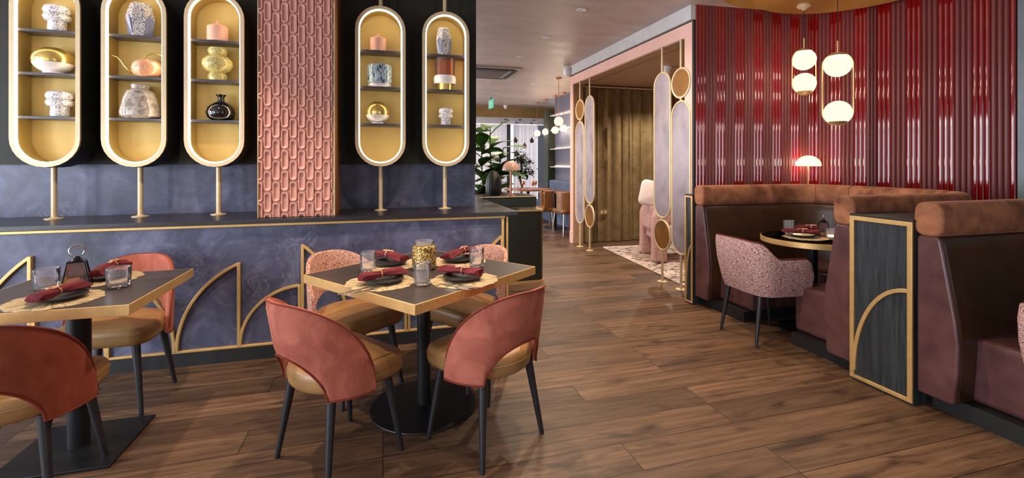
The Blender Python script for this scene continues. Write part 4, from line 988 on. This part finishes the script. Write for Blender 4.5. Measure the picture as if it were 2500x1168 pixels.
MB().lathe([(0.0001, 0), (0.085, 0), (0.098, 0.04), (0.10, 0.14), (0.085, 0.22), (0.055, 0.275), (0.03, 0.30), (0.02, 0.3), (0.0001, 0.27)], 48, mod=lambda a, z: 1+0.025*sin(20*a)).build('vessel', M['pot'], dv)
bt = thing('bonsai_tree', 'dark cloud shaped indoor tree in front of the far window', 'plant', (3.30, 11.0, 0))
MB().lathe([(0.0001, 0), (0.2, 0), (0.24, 0.3), (0.26, 0.55), (0.23, 0.55), (0.0001, 0.5)], 24).build('pot', M['pot'], bt)
MB().tube([(0, 0, 0.5), (0.03, 0, 0.75), (-0.03, 0, 0.95), (0.02, 0, 1.2), (0.0, 0, 1.5)], 0.03, 8).build('trunk', M['bark'], bt)
lv = MB()
for i in range(620):
    c = rnd.choice(((0, 0, 1.52, 0.17), (-0.13, 0, 1.38, 0.15), (0.15, 0.05, 1.36, 0.16), (0.02, 0, 1.22, 0.22), (-0.15, 0, 1.10, 0.13), (0.2, 0, 1.10, 0.14), (0.04, -0.1, 1.05, 0.14)))
    v = Vector((rnd.gauss(0, 1), rnd.gauss(0, 1), rnd.gauss(0, 0.6))).normalized()*c[3]*rnd.uniform(0.5, 1); L = rnd.uniform(0.06, 0.1)
    place_leaf(lv, (c[0]+v.x, c[1]+v.y, c[2]+v.z), rnd.uniform(0, 6.28), rnd.uniform(-0.4, 0.8), L, L*0.5, 0.3)
lv.build('leaves', M['leafdark'], bt)

# far window wall
def voile():
    k = NT('daylit_voile'); k.n.remove(k.b); d = k.node('ShaderNodeBsdfDiffuse'); tr = k.node('ShaderNodeBsdfTranslucent'); mx = k.node('ShaderNodeMixShader'); mx.inputs[0].default_value = 0.5
    for q in (d, tr): q.inputs['Color'].default_value = (0.86, 0.84, 0.85, 1)
    k.l.new(d.outputs[0], mx.inputs[1]); k.l.new(tr.outputs[0], mx.inputs[2]); k.l.new(mx.outputs[0], k.n['Material Output'].inputs['Surface']); return k.m
M['voile'] = voile()
M['daylight'] = emis('bright_daylit_pane', (246, 248, 255), 2.3)
M['daylight2'] = emis('overcast_daylit_pane', (246, 248, 255), 1.25)
st('wall_far', MB().box(-4.7, 8, 15.9, 16.0, 0, CEIL).box(-4.7, 2.2, 15.5, 15.9, 0, CEIL), M['soffit'], 'far wall behind the windows', smooth=False)
st('window_1', MB().box(2.2, 4.12, 15.55, 15.57, 0.05, 2.6).box(4.26, 6.3, 15.55, 15.57, 0.05, 2.6), M['daylight'], 'bright far window', smooth=False)
st('ceiling_soffit', MB().box(-4.7, 8, 13.1, 16, 2.665, 2.72), M['soffit'], 'white lowered ceiling before the far window', smooth=False)
st('trim_5', MB().box(-4.7, 8, 13.0, 13.1, 2.66, CEIL), M['bulkhead'], 'bronze bulkhead across the far ceiling', smooth=False)
st('window_frame', MB().box(4.12, 4.26, 15.44, 15.6, 0, 2.66).box(2.2, 6.3, 15.44, 15.5, 1.10, 1.15).box(2.2, 6.3, 15.44, 15.5, 0, 0.06), M['mullion'], 'dark window frame', smooth=False)
def sheer(label, x0, x1):
    n = int((x1-x0)/0.14*10); mb = MB(); R = []
    for i in range(n+1):
        x = x0+(x1-x0)*i/n; y = 15.25+0.03*sin(2*pi*x/0.14)+0.012*sin(2*pi*x/0.37); R.append([(x, y, 0.03), (x, y, 2.64), (x, y+0.003, 2.64), (x, y+0.003, 0.03)])
    o = mb.loops(R).build('sheer_curtain', M['voile'], ang=80); tag(o, label, 'curtain', 'sheer curtains at the far window')
sheer('white sheer curtain left of the dark far window frame', 2.9, 4.08); sheer('white sheer curtain right of the dark far window frame', 4.30, 5.15)
bl = MB().box(5.17, 5.62, 15.2, 15.215, 0.05, 2.64).build('roller_blind', M['sheerblue'], smooth=False); tag(bl, 'blue grey blind beside the sheer curtain', 'blind')
st('column_green', MB().box(4.02, 4.25, 11.0, 11.35, 0, 2.66), M['greencol'], 'deep green pillar at the end of the shelf wall', smooth=False)
WB = st('wall_lit_shelves', MB().box(4.2, 4.35, 7.4, 10.99, 0, CEIL), M['bluewall'], 'grey blue wall with glowing shelf lines', smooth=False)
def litshelf(z, l):
    t = thing('wall_shelf', l, 'shelf', (4.1, 9.3, z), 0, 'glowing shelves on the blue wall')
    MB().box(-0.05, 0.098, -1.6, 1.66, -0.012, 0.012).build('board', M['soffit'], t, bevel=0.002); MB().box(0.06, 0.098, -1.55, 1.6, 0.013, 0.03).build('light_strip', M['warmled'], t, smooth=False)
litshelf(2.52, 'topmost glowing shelf on the blue wall'); litshelf(2.15, 'second glowing shelf down on the blue wall'); litshelf(1.68, 'third glowing shelf down on the blue wall'); litshelf(1.24, 'lowest glowing shelf on the blue wall')
bq = thing('banquette', 'slate blue banquette along the wall with glowing shelves', 'banquette', (3.9, 9.3, 0))
MB().box(-0.28, 0.29, -1.25, 1.6, 0.28, 0.45).build('seat', M['bluefab'], bq, bevel=0.03); MB().box(0.10, 0.295, -1.25, 1.6, 0.45, 0.92).build('backrest', M['bluefab'], bq, bevel=0.04); MB().box(-0.2, 0.28, -1.2, 1.55, 0, 0.28).build('base', M['bluefab'], bq, smooth=False)
MB().box(0.05, 0.12, -1.25, 1.6, 0.60, 0.66).build('channel_trim', M['soffit'], bq, bevel=0.01)
def fartable(label, x, y, r, top, h=0.75):
    t = thing('round_table', label, 'table', (x, y, 0), 0, 'far dining tables')
    MB().lathe([(0.0001, h-0.03), (r, h-0.03), (r, h), (0.0001, h)], 40).build('tabletop', top, t, ang=30); MB().cyl((0, 0, 0.01), (0, 0, h-0.03), 0.035).build('column', M['blackmetal'], t); MB().lathe([(0.0001, 0), (0.24, 0), (0.24, 0.012), (0.0001, 0.014)], 30).build('base', M['blackmetal'], t)
fartable('round dark table just beyond the blush lamp', 2.36, 8.25, 0.33, M['tabletop']); fartable('large round wooden table in front of the indoor tree', 3.20, 10.1, 0.55, M['farwood']); fartable('round wooden table close to the blue banquette', 3.42, 8.95, 0.36, M['farwood'])
def fc(label, x, y, rz):
    t = thing('dining_chair', label, 'chair', (x, y, 0), rz, 'leather chairs in the far dining area')
    MB().pad(rr(0.44, 0.44, 0.08, 5), 0.40, 0.48, 0.03, 0.01).build('seat', M['chairbrown'], t)
    A = arc(0, 0, 0.235, 180, 360, 16); O = A+[(x_*0.86, y_*0.86) for x_, y_ in reversed(A)]
    MB().prism(O, 0.44, 0.80).build('backrest', M['chairbrown'], t, bevel=0.012)
    for sx in (-1, 1):
        for sy in (-1, 1): MB().cyl((sx*0.2, sy*0.2, 0), (sx*0.16, sy*0.16, 0.41), 0.011, 0.016, 10).build('leg', M['steel'], t)
fc('caramel leather chair between the far tables and the pink portal', 3.02, 8.60, 80)
fc('caramel leather chair half hidden behind the pink portal jamb', 3.33, 8.10, 10)
for i, (x, y, z, l) in enumerate(((2.28, 8.22, 0.751, 'pair of clear glasses'), (2.46, 8.3, 0.751, ''), (3.05, 9.98, 0.751, ''), (3.34, 9.98, 0.751, ''), (3.2, 9.75, 0.751, ''))):
    pos = ['at the lamp side of the round dark table', 'at the aisle side of the round dark table', 'towards the planter on the large wooden table', 'towards the blue wall on the large wooden table', 'at the front of the large wooden table'][i]
    t = thing('wine_glass', 'stemmed glass standing '+pos, 'glass', (x, y, z), 0, 'glasses on the far tables')
    MB().lathe([(0.0001, 0), (0.035, 0), (0.034, 0.003), (0.005, 0.008), (0.004, 0.08), (0.03, 0.10), (0.038, 0.13), (0.032, 0.18), (0.030, 0.18), (0.035, 0.13), (0.027, 0.104), (0.0001, 0.09)], 20).build('bowl', M['copper'] if i > 1 else M['glass'], t)
# far pendants, drops
for (x, y, l) in ((3.98, 11.74, 'opal globe pendant furthest back, by the far window'), (4.0, 11.145, 'opal globe pendant second from the far window'), (4.0, 10.47, 'opal globe pendant third from the far window'), (3.218, 8.227, 'opal globe pendant nearest us, hanging over the far aisle'), (4.0, 9.92, 'opal globe pendant closest to the glowing shelves')):
    t = thing('globe_pendant', l, 'pendant lamp', (x, y, 0), 0, 'opal globe pendants in the far dining area')
    MB().lathe([(0.0001, CEIL), (0.06, CEIL), (0.06, CEIL-0.025), (0.02, CEIL-0.04), (0.0001, CEIL-0.04)], 20).build('ceiling_rose', M['copper'], t); MB().cyl((0, 0, CEIL-0.035), (0, 0, 2.21), 0.006, n=8).build('stem', M['copper'], t)
    MB().sphere((0, 0, 2.13), 0.09, 1, 24, 14).build('globe', M['globe'], t); MB().lathe([(0.0001, 2.045), (0.03, 2.05), (0.02, 2.035), (0.0001, 2.03)], 14).build('finial', M['copper'], t)
for (px, z, l) in ((4.02, 2.05, 'highest smoked glass drop on the window side'), (4.56, 2.05, 'smoked glass drop right of the dark window frame'), (4.32, 1.88, 'pale glass drop between two smoked ones'), (4.05, 1.62, 'lowest smoked glass drop near the plant')):
    t = thing('glass_drop_pendant', l, 'pendant ornament', (px, 14.0, 0), 0, 'glass drops hanging before the far window')
    MB().cyl((0, 0, z+0.1), (0, 0, 2.664), 0.003, n=6).build('cord', M['blackmetal'], t); MB().lathe([(0.0001, z-0.085), (0.04, z-0.075), (0.07, z-0.03), (0.065, z+0.01), (0.03, z+0.06), (0.008, z+0.11), (0.0001, z+0.115)], 20).build('drop', M['copper'] if 'pale' in l else M['dropglass'], t)
# ceiling fittings
def downlight(label, x, y, z=CEIL, on=True):
    t = thing('ceiling_downlight', label, 'downlight', (x, y, z), 0, 'recessed ceiling downlights')
    MB().lathe([(0.036, 0.0), (0.052, 0.0), (0.052, -0.004), (0.045, -0.006), (0.036, -0.003)], 28).build('trim_ring', M['white'], t); MB().lathe([(0.0001, -0.0005), (0.036, -0.0005), (0.036, -0.002), (0.0001, -0.0025)], 24).build('lens', M['lens'] if on else M['white'], t)
for x, y, l in ((2.018, 4.5, 'brightest ceiling downlight, nearest the red wall'), (2.017, 6.758, 'ceiling downlight in front of the air conditioner'), (2.017, 8.977, 'ceiling downlight just past the air conditioner'), (1.93, 9.73, 'ceiling downlight by the wall end beyond the air conditioner'), (2.57, 10.53, 'ceiling downlight near the exit sign'), (2.95, 9.01, 'ceiling downlight near the hanging globes')): downlight(l, x, y)
downlight('unlit ceiling downlight between the two lit ones', 2.014, 5.61, on=False)
for i, (x, y) in enumerate(((3.6, 13.6), (4.05, 13.6), (4.5, 13.6), (3.75, 14.6), (4.25, 14.6), (4.75, 14.6))):
    t = thing('ceiling_spotlight', 'small dark spotlight in the white soffit, '+['front row by the plant', 'front row middle', 'front row by the globes', 'back row by the plant', 'back row middle', 'back row by the blind'][i], 'spotlight', (x, y, 2.664), 0, 'dark spotlights in the far soffit')
    MB().lathe([(0.0001, 0), (0.05, 0), (0.05, -0.02), (0.0001, -0.022)], 18).build('ring', M['shadowgap'], t)
ac = thing('air_conditioner', 'ceiling cassette air conditioner with dark frame beyond the slate wall', 'air conditioner', (1.78, 8.05, CEIL))
MB().box(-0.5, 0.5, -0.52, 0.5, -0.03, 0.0).build('frame', M['greybeam'], ac, bevel=0.006)
g = MB(); g.box(-0.32, 0.32, -0.32, 0.32, -0.036, -0.03)
for k in range(12): g.box(-0.3, 0.3, -0.3+0.05*k, -0.3+0.05*k+0.03, -0.041, -0.036)
g.build('grille', M['acgrey'], ac, smooth=False)
fl = MB(); fl.box(-0.4, 0.4, -0.47, -0.38, -0.045, -0.03); fl.box(-0.4, 0.4, 0.38, 0.45, -0.036, -0.03); fl.box(0.38, 0.46, -0.4, 0.4, -0.036, -0.03); fl.build('louvre', M['shadowgap'], ac, smooth=False)
ex = thing('exit_sign', 'small green and white exit sign hanging from the far ceiling', 'sign', (2.58, 11.16, CEIL), 6)
MB().cyl((0, 0, 0), (0, 0, -0.06), 0.012, n=10).build('hanger', M['mullion'], ex); MB().box(-0.012, 0.012, -0.16, 0.16, -0.27, -0.06).build('panel', M['exitgreen'], ex, bevel=0.002)
pg = MB(); pg.box(-0.0145, -0.0122, 0.03, 0.13, -0.23, -0.09); pg.prismx([(-0.13, -0.155), (-0.07, -0.115), (-0.07, -0.14), (-0.01, -0.14), (-0.01, -0.17), (-0.07, -0.17), (-0.07, -0.195)], -0.0145, -0.0122); pg.build('pictogram', M['white'], ex, smooth=False)['label'] = 'white doorway and arrow'
rmn = MB(); rmn.prismx([(0.085, -0.105), (0.098, -0.105), (0.098, -0.12), (0.085, -0.12)], -0.016, -0.0146); rmn.prismx([(0.05, -0.13), (0.095, -0.125), (0.10, -0.145), (0.085, -0.165), (0.11, -0.19), (0.10, -0.2), (0.07, -0.175), (0.055, -0.21), (0.045, -0.205), (0.07, -0.15), (0.05, -0.145)], -0.016, -0.0146); rmn.build('running_figure', M['exitgreen'], ex, smooth=False)
domecam('tiny white sensor on the far ceiling near the bronze bulkhead', 3.33, 12.6, CEIL, 0.9, 'sensor', 'ceiling_sensor')

# ------------------------------------------------------------------ unseen side of the room: left window, added opening behind the camera
st('wall_left', MB().box(-4.8, -4.7, -3.8, -2.4, 0, CEIL).box(-4.8, -4.7, 3.2, 4.24, 0, CEIL).box(-4.8, -4.7, -2.4, 3.2, 0, 0.25).box(-4.8, -4.7, -2.4, 3.2, 2.45, CEIL), M['soffit'], 'left wall with wide window', smooth=False)
st('wall_near', MB().box(-4.8, -3.6, -3.8, -3.7, 0, CEIL).box(4.0, 8, -3.8, -3.7, 0, CEIL).box(-3.6, 4.0, -3.8, -3.7, 0, 0.2).box(-3.6, 4.0, -3.8, -3.7, 2.5, CEIL), M['soffit'], 'street side wall with wide added opening', smooth=False)
st('wall_outer_right', MB().box(7.95, 8.05, -3.8, 16, 0, CEIL), M['soffit'], 'outer right wall', smooth=False)

# ------------------------------------------------------------------ lights
def area(name, loc, rot, sx, sy, power, c):
    l = bpy.data.lights.new(name, 'AREA'); l.shape = 'RECTANGLE'; l.size = sx; l.size_y = sy; l.energy = power; l.color = c
    o = bpy.data.objects.new(name, l); C.objects.link(o); o.location = loc; o.rotation_euler = [radians(a) for a in rot]; return o
def spot(x, y, power, ang=95, blend=0.55, c=(1.0, 0.80, 0.60), r=0.03, z=CEIL-0.02, name='downlight_and_fill'):
    l = bpy.data.lights.new(name, 'SPOT'); l.energy = power; l.spot_size = radians(ang); l.spot_blend = blend; l.color = c; l.shadow_soft_size = r
    o = bpy.data.objects.new(name, l); C.objects.link(o); o.location = (x, y, z); return o
def point(x, y, z, power, c, r=0.05, name='lamp_glow'):
    l = bpy.data.lights.new(name, 'POINT'); l.energy = power; l.color = c; l.shadow_soft_size = r
    o = bpy.data.objects.new(name, l); C.objects.link(o); o.location = (x, y, z); return o
for yy in (-1.7, 0.4, 2.5): area('window_daylight_left', (-4.75, yy, 1.35), (0, -90, 0), 2.2, 1.15, 130, (0.82, 0.89, 1.0))
for xx in (-2.6, 3.0): area('added_fill_near', (xx, -3.75, 1.35), (90, 0, 0), 1.2, 2.3, 30, (0.95, 0.96, 1.0))  # added frontal fill, no window known behind the camera
spot(-1.27, 2.73, 150); spot(0.35, 2.6, 130); spot(2.018, 4.5, 170, 150, 0.9); spot(1.25, 2.25, 150); spot(0.6, 1.2, 50); spot(2.7, 3.3, 60)
spot(2.017, 6.758, 190, 150, 0.9); spot(2.017, 8.977, 170, 150, 0.9); spot(1.93, 9.73, 80); spot(2.57, 10.53, 120); spot(2.95, 9.01, 100)
for gx, gy in ((3.98, 11.74), (4.0, 11.145), (4.0, 10.47), (3.218, 8.227), (4.0, 9.92)): point(gx, gy, 2.13, 20, (1.0, 0.84, 0.64), 0.04, 'globe_glow')
point(4.27, 3.815, 1.35, 26, (1.0, 0.62, 0.36), 0.04); 
for px_, py_, pz_ in ((3.90, 3.53, 2.338), (3.90, 3.53, 2.11), (3.78, 3.09, 2.19), (3.78, 3.09, 1.782)): point(px_, py_, pz_, 14, (1.0, 0.8, 0.56), 0.04, 'pendant_glow')
for yy in (7.5, 11.0): area('added_fill_side', (-4.6, yy, 1.4), (0, -90, 0), 2.2, 2.4, 260, (0.95, 0.95, 1.0))  # added fill hidden behind the shelf wall, brightens the far ceiling
spot(4.3, 6.3, 150, 130, 0.6, c=(1.0, 0.89, 0.76), z=2.64); spot(3.8, 5.0, 110, 130, 0.6, c=(1.0, 0.89, 0.78), z=2.64)  # added fill to brighten the lounge, no fittings in its ceiling
w = bpy.data.worlds.new('World'); S.world = w; w.use_nodes = True
w.node_tree.nodes['Background'].inputs['Color'].default_value = (0.85, 0.9, 1.0, 1); w.node_tree.nodes['Background'].inputs['Strength'].default_value = 0.45

# ------------------------------------------------------------------ camera
cd = bpy.data.cameras.new('camera'); cam = bpy.data.objects.new('camera', cd); C.objects.link(cam)
cam.location = (0, 0, 1.35); cam.rotation_euler = (radians(90), 0, radians(-15.6))
cd.sensor_width = 36; cd.lens = 36*1130/2500; cd.shift_y = -(584-397)/2500.0; cd.clip_start = 0.05; cd.clip_end = 60
S.camera = cam
S.view_settings.view_transform = 'Standard'; S.view_settings.look = 'None'; S.view_settings.exposure = 0.0; S.view_settings.gamma = 1.0
S.view_settings.use_curve_mapping = False
S.cycles.max_bounces = 8; S.cycles.diffuse_bounces = 4; S.cycles.glossy_bounces = 3; S.cycles.transmission_bounces = 4; S.cycles.transparent_max_bounces = 12
S.cycles.caustics_reflective = False; S.cycles.caustics_refractive = False; S.cycles.sample_clamp_indirect = 6.0
